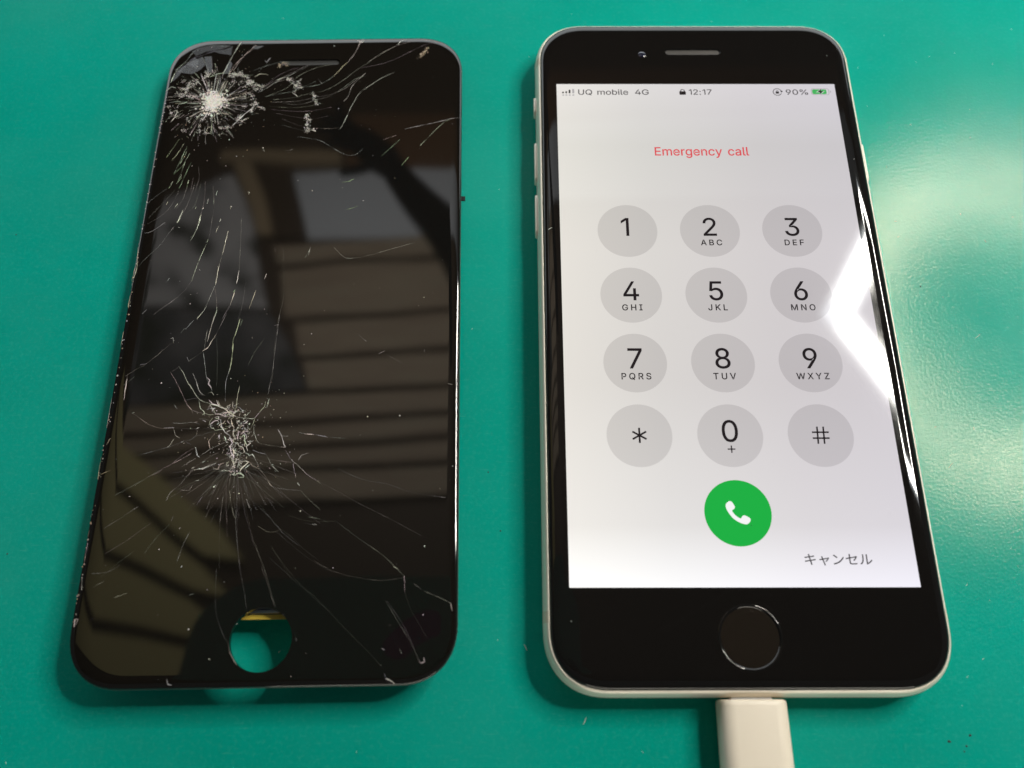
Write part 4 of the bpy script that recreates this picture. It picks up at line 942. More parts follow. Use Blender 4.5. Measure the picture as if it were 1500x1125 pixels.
INK = [(19.5, -61.2), (21.1, -59.1), (23.8, -56.9), (26.6, -55.7), (28.6, -56.2), (29.0, -58.1), (28.7, -59.7), (26.7, -60.6), (24.8, -61.8), (22.9, -63.4), (20.5, -63.0)]
sheet("ink_bleed", smooth_loop(INK, 3), 0.006, mat("purple_ink_bleed", (0.0085, 0.0045, 0.006), 0.03, ior=1.5), broken)
TINT = {'w': (0.88, 0.84, 0.79), 'b': (0.50, 0.53, 0.58), 'o': (0.80, 0.62, 0.44), 'g': (0.46, 0.60, 0.34), 'y': (0.78, 0.78, 0.62)}  # 'b' puts the bluish window sheen into the crack colour
CRACKS = """w 0.18 0.80 -19.6,57.8 -18.6,61.2 -17.7,63.8 -16.7,66.5
w 0.13 0.60 -18.4,57.2 -17.5,59.7 -15.6,62.7 -13.3,65.5
w 0.10 0.45 -17.5,58.4 -16.1,61.7 -14.6,63.7 -12.1,65.2
b 0.24 0.35 -30.1,58.6 -28.1,61.1 -26.5,64.2 -23.9,65.4 -19.9,65.3 -18.3,65.1
b 0.33 0.30 -29.4,58.1 -27.8,60.4 -26.6,61.9 -24.7,62.8 -22.5,63.8 -20.2,64.3
w 0.18 0.60 -30.6,55.4 -29.9,58.4 -28.6,60.4 -27.1,61.1
w 0.22 0.80 -31.6,53.0 -30.3,54.2 -29.3,53.9
w 0.12 0.50 -24.7,62.3 -23.6,60.0 -22.9,57.8 -23.9,56.3
w 0.12 0.35 -22.7,62.3 -22.0,58.0
w 0.19 0.75 -22.4,56.8 -20.6,57.6 -18.8,57.7 -17.0,57.4 -14.7,57.1 -13.1,57.1
w 0.35 0.90 -17.4,57.4 -15.0,56.9 -13.8,55.9 -12.9,54.9 -11.4,54.1 -10.3,54.4
w 0.21 0.80 -12.7,56.6 -11.8,57.4 -10.0,57.2
w 0.32 0.90 -14.1,54.9 -13.2,54.4 -11.9,53.1 -11.0,53.4
w 0.29 0.90 -27.0,54.6 -25.8,55.8 -24.8,55.3 -26.0,54.1 -27.1,53.6 -28.3,53.6
w 0.35 0.90 -29.1,52.7 -28.0,51.7 -26.6,51.7 -25.3,51.4 -23.9,51.4
w 0.23 0.80 -29.5,50.2 -28.2,50.2 -26.4,50.0 -28.1,49.5
w 0.26 0.90 -23.9,56.0 -23.2,56.8 -22.1,57.5
w 0.26 0.90 -12.7,48.8 -11.8,49.7 -10.9,48.5 -9.7,48.0
w 0.23 0.75 -16.1,43.8 -15.0,45.2 -14.0,46.6 -12.6,48.1 -12.1,49.3
w 0.26 0.85 -18.9,43.2 -17.4,43.1 -16.1,43.6
w 0.14 0.70 -21.5,42.3 -21.2,43.2 -20.3,43.4 -19.6,42.2
w 0.23 0.80 -29.5,47.4 -28.3,47.8 -28.4,46.4 -29.2,44.7
w 0.13 0.60 -20.4,41.5 -20.5,43.9 -20.7,46.3
w 0.18 0.65 -22.3,52.6 -24.5,57.8
w 0.18 0.65 -21.5,52.6 -22.7,55.5
w 0.18 0.65 -20.7,52.3 -20.3,57.2
w 0.18 0.65 -20.3,51.6 -18.8,56.0
w 0.17 0.65 -19.8,51.1 -19.3,53.5
w 0.17 0.65 -19.3,50.1 -16.4,53.0
w 0.17 0.65 -19.4,48.9 -15.2,47.9
w 0.17 0.65 -20.1,47.2 -17.2,46.7
w 0.17 0.65 -21.7,47.2 -22.7,44.6
w 0.17 0.65 -22.5,48.0 -25.4,46.1
w 0.17 0.65 -23.2,50.1 -26.8,52.6
w 0.17 0.65 -22.9,51.4 -25.6,53.8
w 0.17 0.65 -19.3,49.6 -14.0,52.4
w 0.17 0.65 -23.5,49.7 -26.4,49.7
w 0.18 0.65 -21.2,52.6 -21.1,57.7
w 0.17 0.65 -19.6,50.6 -13.7,51.0
w 0.17 0.65 -18.9,49.4 -13.4,48.8
w 0.12 0.35 -10.0,53.4 -7.3,55.8 -4.5,57.5
w 0.12 0.40 -13.2,58.4 -10.6,59.6 -7.7,60.6 -5.8,60.8
w 0.10 0.35 -11.0,53.6 -8.2,55.1 -4.4,56.2
w 0.12 0.40 -11.4,52.4 -7.8,55.3 -4.1,57.7 -1.1,59.7
w 0.10 0.35 -10.7,53.9 -7.8,55.8 -5.4,57.3 -1.5,59.8
w 0.10 0.35 -10.1,51.2 -5.7,53.5 -3.6,56.5 0.1,58.9 4.2,59.9
w 0.10 0.30 -10.0,54.3 -7.9,56.8 -5.5,58.3 -3.4,59.0
w 0.13 0.50 -1.8,53.7 0.9,54.2 3.1,55.6 4.4,56.9
w 0.10 0.40 -10.1,51.2 -7.5,51.9 -4.6,52.5 -2.2,53.7 0.4,55.2
w 0.10 0.40 -8.3,50.4 -4.5,50.8 -0.5,52.0 2.5,52.7 5.9,55.1 8.8,58.0 11.1,60.0 14.3,62.8 17.2,64.8
w 0.10 0.32 -8.8,49.7 -3.4,49.9 0.3,50.8 4.1,51.7 7.0,53.4 9.3,55.8 11.0,57.3
w 0.10 0.30 -6.3,49.4 -2.4,49.1 1.2,50.3 4.2,51.2
w 0.10 0.30 -9.1,48.7 -4.3,48.2 -0.3,48.6 2.4,49.3
w 0.10 0.30 -8.4,47.8 -3.2,47.2 0.6,47.4 4.4,48.3
w 0.09 0.25 -7.4,46.8 -3.5,45.8 -0.0,45.2 3.8,45.9
w 0.09 0.25 -5.9,45.3 -2.0,43.4 -0.6,43.1
w 0.10 0.30 0.9,42.9 3.8,42.6 6.2,42.8
w 0.09 0.22 -5.8,43.7 -1.3,42.2 0.2,41.7
w 0.16 0.55 6.3,42.3 7.4,45.1 8.1,47.5 9.1,50.1 10.1,52.1 12.2,54.0 14.6,56.0 17.1,57.4
w 0.22 0.60 7.0,44.0 7.7,46.1
w 0.13 0.50 6.6,49.7 7.5,50.9 8.3,53.8 9.7,55.8 11.0,57.3
w 0.12 0.40 11.1,56.5 9.0,55.8 6.9,53.8 5.3,52.2
o 0.21 0.60 4.0,56.4 5.1,57.9 6.2,59.6 6.9,60.3
w 0.19 0.55 6.9,60.3 8.2,62.6 8.9,64.4 9.4,66.2
w 0.27 0.80 8.9,66.7 9.4,65.9 9.9,66.7
w 0.32 0.90 -6.1,56.5 -4.9,55.5 -4.0,54.3 -3.0,53.5 -2.0,54.0
w 0.29 0.90 -4.1,53.0 -3.3,53.3 -3.1,55.7
w 0.23 0.85 -4.4,52.3 -3.1,51.1
w 0.29 0.90 -0.3,52.0 0.5,51.5 0.4,50.3 1.2,49.5 1.3,48.6
w 0.31 0.95 0.1,46.9 -1.0,45.7 0.0,45.0 -0.9,44.1 -0.3,43.6
w 0.31 0.90 -1.0,42.9 0.2,42.6 1.0,42.4 0.0,42.2 -0.7,41.7
w 0.20 0.70 0.8,55.9 1.8,54.5
o 0.24 0.80 -7.9,59.1 -7.4,60.1 -6.5,60.5 -6.0,59.5
w 0.21 0.80 -11.0,61.1 -10.6,60.6 -9.9,61.9
w 0.18 0.70 -8.0,55.6 -6.3,56.5 -5.1,55.8
w 0.18 0.70 17.4,65.0 18.6,66.3 20.4,66.6
w 0.12 0.40 11.5,60.5 14.9,63.3 18.4,65.3 23.2,66.5 27.6,65.7
w 0.10 0.35 10.0,58.8 15.4,60.2 20.5,63.2 24.0,65.2 27.6,65.9
o 0.39 0.95 22.3,61.4 23.2,62.6 24.4,64.2
w 0.16 0.55 19.9,42.3 22.6,43.0 26.3,43.9 29.4,44.8 31.7,45.2
w 0.13 0.50 23.1,37.9 24.9,40.2 27.5,43.4 29.2,44.8
g 0.16 0.55 15.3,35.5 17.1,37.5 18.9,39.6
w 0.16 0.50 15.5,39.6 18.1,40.7
g 0.17 0.60 19.5,33.1 20.9,35.2
g 0.17 0.60 7.6,29.1 8.9,29.3 10.0,29.9
g 0.15 0.55 8.6,22.5 10.0,22.9 11.1,23.4
w 0.11 0.40 -2.3,40.6 2.3,39.6 5.8,37.2 7.8,36.0 9.7,35.8 11.4,37.4
w 0.14 0.60 -4.5,37.1 -3.0,37.4
w 0.15 0.60 -9.6,37.9 -8.8,37.0
g 0.14 0.50 -26.8,40.4 -28.8,35.8
g 0.14 0.50 -25.7,39.2 -27.4,34.9
g 0.14 0.50 -24.9,38.5 -26.5,32.6
g 0.14 0.50 -24.8,34.8 -25.8,29.0
g 0.14 0.50 -24.7,37.6 -25.9,33.9
g 0.14 0.50 -24.1,36.9 -25.3,33.5
g 0.14 0.50 -23.6,34.6 -25.2,28.1
g 0.14 0.50 -24.8,34.2 -26.7,31.7
g 0.14 0.50 -26.2,37.6 -27.7,34.9
g 0.14 0.50 -27.2,39.2 -28.4,36.9
g 0.14 0.50 -25.0,30.8 -25.9,29.3
g 0.14 0.50 -23.6,30.1 -23.7,28.3
g 0.21 0.85 -25.1,31.5 -25.4,30.6
g 0.21 0.85 -24.2,32.3 -24.5,30.8
g 0.21 0.85 -26.7,29.9 -27.0,29.0
g 0.21 0.85 -27.0,28.8 -27.3,28.2
g 0.21 0.85 -23.5,30.1 -23.7,29.2
g 0.21 0.85 -26.3,32.8 -26.8,31.9
w 0.08 0.28 -26.0,27.7 -27.8,24.9 -30.4,21.1
w 0.08 0.28 -27.6,28.2 -30.1,25.8 -31.4,24.3
w 0.08 0.28 -25.1,27.7 -26.0,24.7 -27.4,22.1 -30.3,19.8
w 0.08 0.28 -23.6,28.6 -24.2,25.3 -25.1,23.4
w 0.08 0.28 -22.2,29.4 -22.6,26.3 -23.4,22.9 -24.6,19.9
w 0.08 0.28 -21.0,29.0 -21.4,24.6 -22.1,23.1 -23.2,21.8
w 0.08 0.28 -20.1,29.8 -19.8,25.0 -20.2,20.7 -20.6,19.4
w 0.08 0.28 -18.4,28.5 -17.7,24.1 -17.7,19.4
w 0.08 0.28 -22.0,33.4 -21.5,30.7 -21.9,27.2
w 0.08 0.28 -22.7,30.8 -22.8,27.2
y 0.18 0.75 -27.0,24.9 -27.3,24.2
y 0.18 0.75 -25.0,24.5 -25.5,23.4
y 0.18 0.75 -23.7,23.0 -24.5,19.9
y 0.18 0.75 -19.0,25.6 -19.1,24.4
y 0.18 0.75 -21.2,23.7 -21.4,23.1
y 0.18 0.75 -19.7,23.5 -19.9,23.1
y 0.18 0.75 -18.0,25.4 -17.8,24.3
y 0.18 0.75 -15.9,20.9 -16.1,20.1
y 0.18 0.75 -20.0,21.8 -20.4,19.3
y 0.18 0.75 -11.0,27.5 -11.0,26.4
y 0.18 0.75 -9.4,38.1 -8.8,37.0
y 0.18 0.75 -17.4,27.4 -17.6,26.4
y 0.18 0.75 -14.3,23.8 -14.3,23.0
y 0.18 0.75 -16.5,33.8 -16.4,33.3
b 0.16 0.60 -26.9,20.1 -28.2,18.9 -29.5,17.9 -30.6,17.7
y 0.19 0.75 -24.0,21.0 -24.5,19.9
y 0.19 0.70 -20.0,20.9 -20.4,18.6 -21.0,16.7 -21.4,15.7
w 0.07 0.25 -17.7,20.9 -17.7,17.5 -17.9,15.8
y 0.21 0.75 -17.9,16.0 -18.1,15.2
y 0.17 0.60 -18.1,15.0 -18.8,12.5 -19.4,9.9 -20.0,6.7
w 0.09 0.30 -20.0,6.7 -20.9,4.9 -22.5,3.0 -25.1,0.7 -26.2,-0.5
y 0.21 0.80 -14.2,17.9 -14.6,13.9 -15.1,9.6 -15.3,5.8
w 0.12 0.50 -15.3,5.8 -16.1,2.9 -16.8,0.4 -18.0,-1.4
w 0.18 0.80 -17.4,-0.6 -17.9,-1.4
w 0.18 0.75 -16.0,20.9 -16.1,20.0
y 0.19 0.75 -16.2,19.2 -16.6,17.6
w 0.08 0.30 -11.9,20.8 -11.4,14.5 -11.1,9.0
w 0.17 0.70 -11.1,9.0 -11.2,6.8 -11.3,6.0
g 0.23 0.85 -11.4,4.7 -11.7,4.2
w 0.14 0.60 -11.4,4.4 -12.0,1.4
w 0.09 0.35 -12.0,1.4 -13.2,-1.6
y 0.18 0.75 -7.4,4.5 -7.9,2.4 -8.3,0.6
w 0.06 0.25 -9.5,6.3 -9.7,1.2 -10.2,-2.0
w 0.20 0.80 -5.7,8.1 -6.0,7.0
w 0.08 0.30 -15.3,5.2 -14.7,2.5 -14.5,0.7
y 0.23 0.60 -14.4,1.0 -14.5,-0.5 -14.8,-1.9
w 0.08 0.30 -25.5,18.2 -27.3,14.7 -29.4,12.1 -30.7,10.1
w 0.13 0.60 -25.5,18.2 -25.0,19.1
w 0.13 0.50 -24.3,7.5 -24.8,6.5
w 0.12 0.50 -27.7,0.7 -28.4,-0.2
w 0.08 0.35 -22.6,2.7 -24.8,0.9 -26.2,-0.3
w 0.16 0.70 -24.2,18.9 -23.8,18.9
w 0.16 0.70 -18.8,9.3 -18.6,9.0
y 0.23 0.60 -14.6,-0.5 -15.0,-2.9 -15.4,-6.2
w 0.10 0.40 -15.7,-3.7 -15.8,-7.8
w 0.17 0.75 -16.1,-8.2 -15.2,-7.5 -14.6,-6.2 -13.9,-4.7
w 0.09 0.40 -13.9,-4.7 -13.0,-2.0 -12.5,-0.5
w 0.11 0.50 -15.9,-8.4 -15.3,-10.8 -14.7,-13.4 -14.1,-14.6 -13.3,-16.1
w 0.27 0.80 -14.6,-13.5 -14.0,-14.1 -14.2,-14.8 -13.6,-15.5
g 0.25 0.70 -9.8,-1.5 -10.2,-4.2 -10.6,-5.9 -10.5,-8.1 -10.5,-11.1 -10.7,-12.9
g 0.18 0.60 -9.3,-1.7 -9.6,-3.0
g 0.23 0.80 -9.9,-2.3 -10.0,-2.8
w 0.12 0.55 -10.5,-11.1 -11.0,-14.3 -10.9,-16.3 -10.7,-18.3
w 0.05 0.25 -13.8,-5.1 -13.1,-9.9 -12.6,-15.4
y 0.16 0.70 -8.4,-15.3 -8.6,-17.2 -8.6,-19.5 -8.8,-20.2
w 0.08 0.35 -2.4,-0.6 -2.5,-3.5 -2.6,-8.2 -2.7,-12.3 -3.1,-17.0
w 0.10 0.50 -3.2,-3.1 -2.4,-2.8
y 0.30 0.90 -2.8,-17.9 -3.1,-19.6
y 0.17 0.80 -3.4,-18.4 -3.5,-19.4 -4.1,-20.1 -4.8,-21.2
w 0.06 0.28 -4.7,-5.6 -6.3,-8.4 -7.3,-11.1
w 0.15 0.60 -20.1,-11.1 -19.0,-12.6 -17.9,-14.6 -17.3,-15.3 -15.9,-17.3 -14.8,-18.2 -13.6,-18.6 -12.1,-19.0
w 0.25 0.60 -17.9,-14.6 -17.3,-15.3
w 0.14 0.60 -17.3,-12.6 -16.4,-14.4 -15.5,-16.4 -14.6,-17.0
w 0.15 0.70 -15.5,-18.0 -15.0,-19.6 -14.2,-20.3 -14.2,-20.9
w 0.10 0.40 -17.6,-18.7 -16.6,-19.8 -16.1,-20.9
w 0.15 0.70 -14.0,-16.6 -13.4,-16.4 -12.9,-17.0
w 0.12 0.50 -15.7,-16.8 -14.5,-17.0
w 0.09 0.35 -18.1,-18.0 -16.5,-17.6 -15.5,-17.7
w 0.25 0.85 -12.0,-18.1 -11.6,-19.1 -10.5,-19.7 -9.8,-20.4 -8.7,-21.1
w 0.22 0.80 -13.4,-18.8 -12.3,-19.0 -11.2,-19.5 -10.2,-19.7
w 0.20 0.75 -13.3,-18.9 -12.6,-20.4 -11.1,-20.7
w 0.18 0.80 -20.6,-4.4 -20.1,-3.5 -19.8,-3.4
w 0.12 0.50 -18.5,-1.7 -19.8,-3.6
w 0.15 0.70 -22.3,-5.5 -21.9,-5.3 -21.7,-6.1
w 0.10 0.45 -21.4,-12.4 -20.6,-13.5 -19.5,-15.3 -17.8,-18.3 -16.8,-19.8
w 0.19 0.80 -17.9,-1.4 -17.3,-0.4
w 0.13 0.50 -18.8,-9.3 -18.3,-10.2
w 0.08 0.35 -18.3,-10.2 -16.2,-8.4
w 0.09 0.40 -19.8,-18.8 -19.4,-19.4
w 0.08 0.30 -21.4,-12.4 -20.0,-11.3
w 0.15 0.60 -27.2,-20.3 -26.3,-20.8 -25.0,-21.8 -23.7,-22.6 -22.3,-23.1 -21.0,-23.3 -19.3,-23.2
w 0.22 0.75 -21.1,-23.2 -20.1,-23.2 -19.2,-23.2
w 0.15 0.60 -27.2,-20.3 -26.8,-20.1
w 0.12 0.55 -19.3,-23.4 -18.9,-24.6 -18.0,-25.2
w 0.15 0.65 -19.0,-25.3 -19.6,-26.5 -20.1,-26.9
w 0.12 0.55 -17.3,-25.8 -18.6,-26.4 -20.1,-26.9 -23.2,-27.8 -24.9,-28.3
w 0.19 0.75 -17.7,-26.0 -17.2,-25.7
w 0.11 0.50 -17.2,-25.7 -16.0,-25.5 -15.1,-24.7 -14.1,-24.7 -13.0,-24.2 -10.2,-23.7
w 0.11 0.45 -16.9,-25.9 -15.8,-26.4
w 0.11 0.50 -19.7,-22.3 -18.1,-22.4 -16.6,-22.2 -15.5,-22.3 -14.8,-22.6
w 0.09 0.40 -19.1,-23.2 -17.2,-23.4 -15.4,-23.5 -12.1,-23.5
w 0.22 0.85 -15.4,-23.5 -14.8,-23.2
w 0.20 0.75 -15.7,-22.3 -15.3,-22.1
w 0.10 0.40 -15.1,-23.6 -15.1,-24.7
w 0.17 0.75 -12.3,-23.2 -11.9,-23.8 -9.9,-23.5
w 0.17 0.75 -11.8,-24.3 -12.5,-25.3 -12.8,-25.8 -12.4,-27.2
w 0.19 0.80 -15.0,-26.9 -14.7,-27.7 -14.5,-28.5 -14.1,-28.8
w 0.14 0.50 -15.0,-27.0 -16.4,-27.8 -17.8,-29.0 -19.1,-30.2 -20.1,-30.7 -21.0,-31.5 -23.0,-32.4
w 0.12 0.45 -15.7,-28.1 -17.2,-29.1 -18.7,-29.9
w 0.13 0.50 -14.7,-29.0 -16.1,-29.9 -17.2,-30.7
w 0.10 0.40 -9.9,-26.1 -12.3,-27.3 -14.1,-28.6
w 0.29 0.95 -14.3,-31.0 -13.2,-30.9 -12.2,-30.5 -11.0,-29.9
w 0.14 0.55 -15.9,-32.5 -15.2,-31.4 -14.5,-30.5 -13.6,-29.8 -12.2,-28.7 -10.7,-27.9
w 0.19 0.80 -15.2,-30.9 -14.8,-30.6
w 0.19 0.80 -13.4,-29.8 -13.0,-29.5
w 0.22 0.85 -11.0,-25.2 -10.7,-25.2
w 0.10 0.40 -17.6,-18.8 -16.6,-19.8 -15.8,-20.2 -14.5,-20.5
w 0.17 0.70 -14.6,-20.8 -14.1,-20.5 -13.4,-20.8 -12.5,-20.8
w 0.12 0.50 -19.9,-18.9 -19.3,-19.5
w 0.10 0.35 -15.1,-21.6 -14.1,-21.5 -13.2,-21.9 -11.8,-23.1
w 0.27 0.85 -12.3,-18.0 -11.7,-19.3 -10.8,-19.6 -10.0,-20.3 -9.5,-21.0 -8.4,-21.2
w 0.22 0.80 -13.7,-17.9 -13.0,-18.7 -11.9,-19.0
w 0.25 0.85 -12.3,-20.7 -11.5,-20.7 -10.4,-21.2 -9.5,-21.2
w 0.17 0.70 -13.3,-19.0 -12.6,-19.9 -12.2,-20.6
w 0.22 0.80 -11.2,-21.7 -10.8,-23.1 -10.0,-24.3 -9.2,-24.8 -8.8,-25.9
w 0.20 0.75 -9.3,-21.5 -9.0,-22.8 -8.6,-23.3 -8.6,-24.8 -8.0,-25.6
w 0.15 0.60 -8.4,-21.3 -7.5,-21.5 -6.6,-21.6 -5.5,-21.7 -5.0,-21.5
w 0.17 0.70 -5.0,-21.5 -4.4,-20.7 -3.8,-20.0
w 0.15 0.60 -5.0,-21.5 -5.3,-22.9 -5.8,-23.9 -6.1,-24.4
w 0.12 0.50 -5.1,-22.9 -4.9,-24.3 -4.3,-25.8 -3.7,-26.4
w 0.22 0.75 -5.3,-25.1 -4.8,-24.4
w 0.22 0.70 -7.9,-22.9 -7.4,-22.5 -6.4,-21.9
w 0.29 0.85 -7.7,-25.6 -7.7,-24.0 -7.2,-24.5 -6.4,-24.1 -5.9,-24.1
w 0.29 0.85 -7.1,-25.2 -6.6,-24.7 -6.4,-25.9 -5.9,-26.7
w 0.27 0.85 -9.2,-25.2 -8.5,-26.2 -8.9,-26.8 -8.6,-27.9 -8.0,-28.9 -8.2,-29.4
w 0.24 0.80 -8.5,-26.2 -7.6,-26.2 -7.3,-26.8 -6.6,-27.1 -6.1,-28.1
w 0.27 0.80 -5.9,-25.9 -5.3,-26.3 -6.0,-26.9 -5.7,-27.8
w 0.22 0.70 -8.4,-27.5 -7.6,-27.8 -7.4,-28.6
w 0.24 0.80 -5.3,-28.6 -4.8,-28.4 -4.3,-29.1
w 0.19 0.70 -7.7,-29.4 -7.8,-30.5 -7.6,-32.3
w 0.31 0.80 -6.8,-29.7 -5.9,-29.6 -5.3,-29.8 -6.0,-30.5 -6.6,-31.2 -6.7,-31.8
w 0.33 0.85 -7.5,-32.2 -6.9,-31.8 -6.1,-32.1 -5.9,-32.6 -6.8,-32.6
w 0.12 0.50 -4.8,-27.6 -3.7,-28.1 -2.5,-28.4
w 0.11 0.45 -3.3,-27.5 -2.4,-28.4 -1.2,-30.4 0.1,-31.7
w 0.12 0.55 -4.3,-29.1 -3.4,-30.8 -2.6,-31.9
w 0.10 0.40 -4.9,-30.0 -3.9,-30.9 -3.3,-31.1
w 0.19 0.75 -0.8,-23.7 -0.0,-24.9 0.7,-26.8 1.0,-27.1
w 0.15 0.60 -0.1,-24.9 0.5,-25.1 1.3,-25.1
w 0.16 0.65 0.1,-27.1 1.0,-27.2
w 0.12 0.50 1.0,-27.7 1.9,-29.2 2.5,-29.8
w 0.22 0.75 2.2,-29.4 2.5,-29.9 3.0,-30.2
w 0.12 0.50 2.5,-30.2 3.0,-32.0 3.2,-32.6
w 0.12 0.50 3.0,-30.2 4.9,-32.0
w 0.12 0.50 3.4,-29.6 3.9,-28.7 5.1,-28.3
w 0.16 0.65 4.1,-24.7 5.8,-24.9
w 0.10 0.40 3.1,-24.4 4.1,-24.7
w 0.08 0.35 -3.7,-26.4 -1.8,-26.8 0.2,-27.1
w 0.07 0.30 -1.7,-29.4 0.3,-29.7 2.4,-30.0
w 0.14 0.60 -0.9,-30.3 -1.2,-30.4
w 0.12 0.40 -7.0,-33.5 -6.6,-36.9 -6.5,-39.8 -6.0,-43.1 -5.5,-45.7
w 0.07 0.30 -7.2,-33.0 -7.1,-36.7 -6.4,-39.8
w 0.11 0.45 -8.1,-34.9 -7.5,-37.5 -6.8,-39.5 -6.5,-39.8
w 0.08 0.40 -8.8,-33.8 -8.4,-37.5 -7.9,-41.0 -7.6,-43.1
w 0.07 0.35 -9.1,-35.1 -9.1,-39.1 -9.1,-40.7
w 0.07 0.35 -6.3,-34.0 -5.2,-38.4 -4.0,-41.6 -2.9,-44.7
w 0.08 0.40 -6.0,-33.7 -4.5,-36.3 -3.1,-37.6 -0.9,-39.6 1.7,-42.4 4.7,-44.8
w 0.15 0.60 -5.0,-36.5 -4.3,-38.1
w 0.07 0.30 -8.0,-33.0 -9.5,-35.6 -10.8,-37.8 -11.9,-39.1
w 0.07 0.30 -10.2,-33.6 -11.0,-35.5 -11.7,-38.3
w 0.11 0.45 -12.7,-36.0 -13.5,-37.4
w 0.12 0.50 -11.3,-37.0 -11.4,-37.5
w 0.07 0.30 -8.7,-29.7 -10.0,-32.6 -11.6,-34.6
w 0.07 0.30 -8.0,-30.3 -9.0,-33.1 -9.3,-34.3
w 0.10 0.40 -5.8,-31.0 -4.6,-32.5 -2.8,-34.4
w 0.08 0.40 -3.4,-31.1 -2.4,-32.1 -1.3,-33.7 -0.6,-34.4
w 0.13 0.60 -1.6,-33.4 -1.1,-34.1
w 0.08 0.35 -0.6,-34.4 1.0,-34.8 4.2,-35.1
w 0.14 0.65 3.1,-32.2 3.2,-32.8
w 0.24 0.85 3.6,-33.7 4.0,-34.3
w 0.07 0.30 4.2,-35.1 5.9,-36.8 7.9,-38.6
w 0.12 0.45 4.2,-31.2 5.1,-32.2 6.9,-33.4
w 0.08 0.35 -2.0,-36.3 -1.2,-36.5 -0.2,-37.3
w 0.07 0.30 -2.5,-41.3 -0.7,-42.3 1.3,-42.1
w 0.08 0.35 5.1,-40.8 7.3,-41.3
w 0.13 0.50 6.7,-41.1 7.5,-41.2
w 0.07 0.30 5.8,-39.8 7.7,-40.2 9.3,-40.8
w 0.07 0.30 6.9,-33.4 8.1,-34.4
w 0.19 0.80 -6.5,-35.5 -6.2,-35.5
w 0.26 0.85 -11.0,-34.4 -10.6,-33.9
w 0.19 0.75 -14.2,-33.1 -13.6,-33.0
w 0.12 0.50 -14.8,-31.1 -13.5,-30.9 -11.7,-30.1 -10.9,-29.8
w 0.10 0.40 -5.3,-29.7 -4.5,-30.6 -3.3,-31.1
w 0.10 0.40 -1.4,-30.4 0.1,-31.7
w 0.13 0.50 -27.9,-35.5 -24.1,-33.3 -20.6,-31.0
w 0.12 0.50 -28.8,-41.3 -26.3,-39.6 -23.5,-37.5
w 0.10 0.40 -27.9,-45.6 -24.7,-43.5 -20.9,-40.4
w 0.07 0.30 -28.0,-49.6 -25.4,-47.2 -23.0,-45.1
w 0.09 0.40 -17.7,-40.8 -19.6,-43.0 -21.3,-45.7
w 0.08 0.35 -15.6,-47.3 -14.8,-44.0 -14.1,-42.1
w 0.15 0.60 -17.5,-40.2 -17.2,-39.2
w 0.15 0.70 -15.9,-41.6 -15.8,-41.3
w 0.14 0.60 -18.9,-36.6 -18.2,-35.0 -16.8,-33.7 -15.2,-31.1
w 0.09 0.40 -16.7,-34.7 -15.1,-34.8 -14.6,-33.8
w 0.07 0.30 -6.8,-35.2 -5.8,-43.5 -4.8,-48.4 -4.3,-50.4
w 0.07 0.28 -5.4,-36.5 -3.2,-43.5 -0.8,-48.5 -0.0,-50.5
w 0.06 0.25 -9.4,-37.1 -8.9,-43.5 -8.3,-48.4
w 0.07 0.28 0.4,-34.7 2.8,-37.0 8.7,-41.5
w 0.06 0.22 -2.9,-37.2 0.6,-41.1 3.9,-43.7
w 0.08 0.40 10.4,-31.2 13.1,-32.6 16.0,-33.6 19.2,-34.2 23.3,-35.7 27.1,-36.4
w 0.08 0.40 7.1,-33.5 11.4,-35.8 14.9,-37.8 19.4,-40.1 25.4,-43.4
w 0.09 0.40 10.7,-40.6 13.3,-42.6 16.8,-45.1
w 0.11 0.50 16.8,-45.1 19.1,-46.7 21.0,-48.5 22.9,-50.4
w 0.07 0.30 2.5,-39.5 6.3,-40.6 10.7,-40.6
w 0.06 0.25 0.3,-42.0 5.9,-46.5 10.6,-49.3
b 0.17 0.60 5.2,-24.7 8.3,-25.4
w 0.07 0.30 8.3,-25.4 11.7,-25.7
w 0.11 0.45 27.1,-36.4 29.4,-36.8
w 0.11 0.50 29.6,-15.4 30.4,-15.6
w 0.06 0.22 2.4,-42.4 5.8,-45.5 8.4,-47.4
w 0.06 0.22 -0.1,-44.5 2.0,-47.6 4.0,-50.4
w 0.08 0.40 -5.9,-43.5 -5.0,-48.1 -3.8,-52.1 -3.1,-55.0
w 0.08 0.40 -3.2,-43.5 -0.8,-48.5 0.8,-52.7 1.7,-54.8
w 0.07 0.35 -8.8,-48.4 -8.2,-54.9 -7.1,-57.9 -6.0,-59.9
w 0.11 0.60 -6.3,-59.6 -5.6,-60.3 -5.1,-61.9 -3.8,-63.9
w 0.10 0.45 -29.0,-51.2 -27.3,-50.2
w 0.09 0.45 -25.1,-52.9 -23.1,-52.2
w 0.10 0.50 -28.6,-56.6 -27.8,-56.1
w 0.15 0.80 -14.7,-65.9 -14.4,-66.7 -13.9,-66.7
w 0.07 0.30 -29.7,-48.9 -27.0,-48.7 -25.0,-47.5
w 0.14 0.60 -31.1,-49.5 -30.8,-51.6
w 0.27 0.60 -31.0,-57.5 -31.1,-56.3 -30.5,-56.3 -30.8,-57.2
w 0.12 0.50 -31.2,-46.8 -31.2,-43.7
w 0.10 0.50 5.5,-59.8 5.5,-60.4
w 0.07 0.25 -0.1,-46.7 4.2,-50.4 10.3,-55.5
w 0.11 0.50 -12.8,-52.7 -12.1,-52.5
w 0.09 0.40 16.5,-44.8 19.1,-46.7 21.0,-48.5 22.8,-50.1
w 0.15 0.60 20.8,-48.5 21.6,-49.0
w 0.08 0.40 7.5,-47.4 11.2,-49.3 15.6,-50.4 19.2,-50.8 22.6,-50.4
w 0.14 0.60 22.7,-50.1 22.9,-52.8
w 0.07 0.25 22.9,-52.8 23.9,-55.5 25.5,-58.1 26.7,-60.1
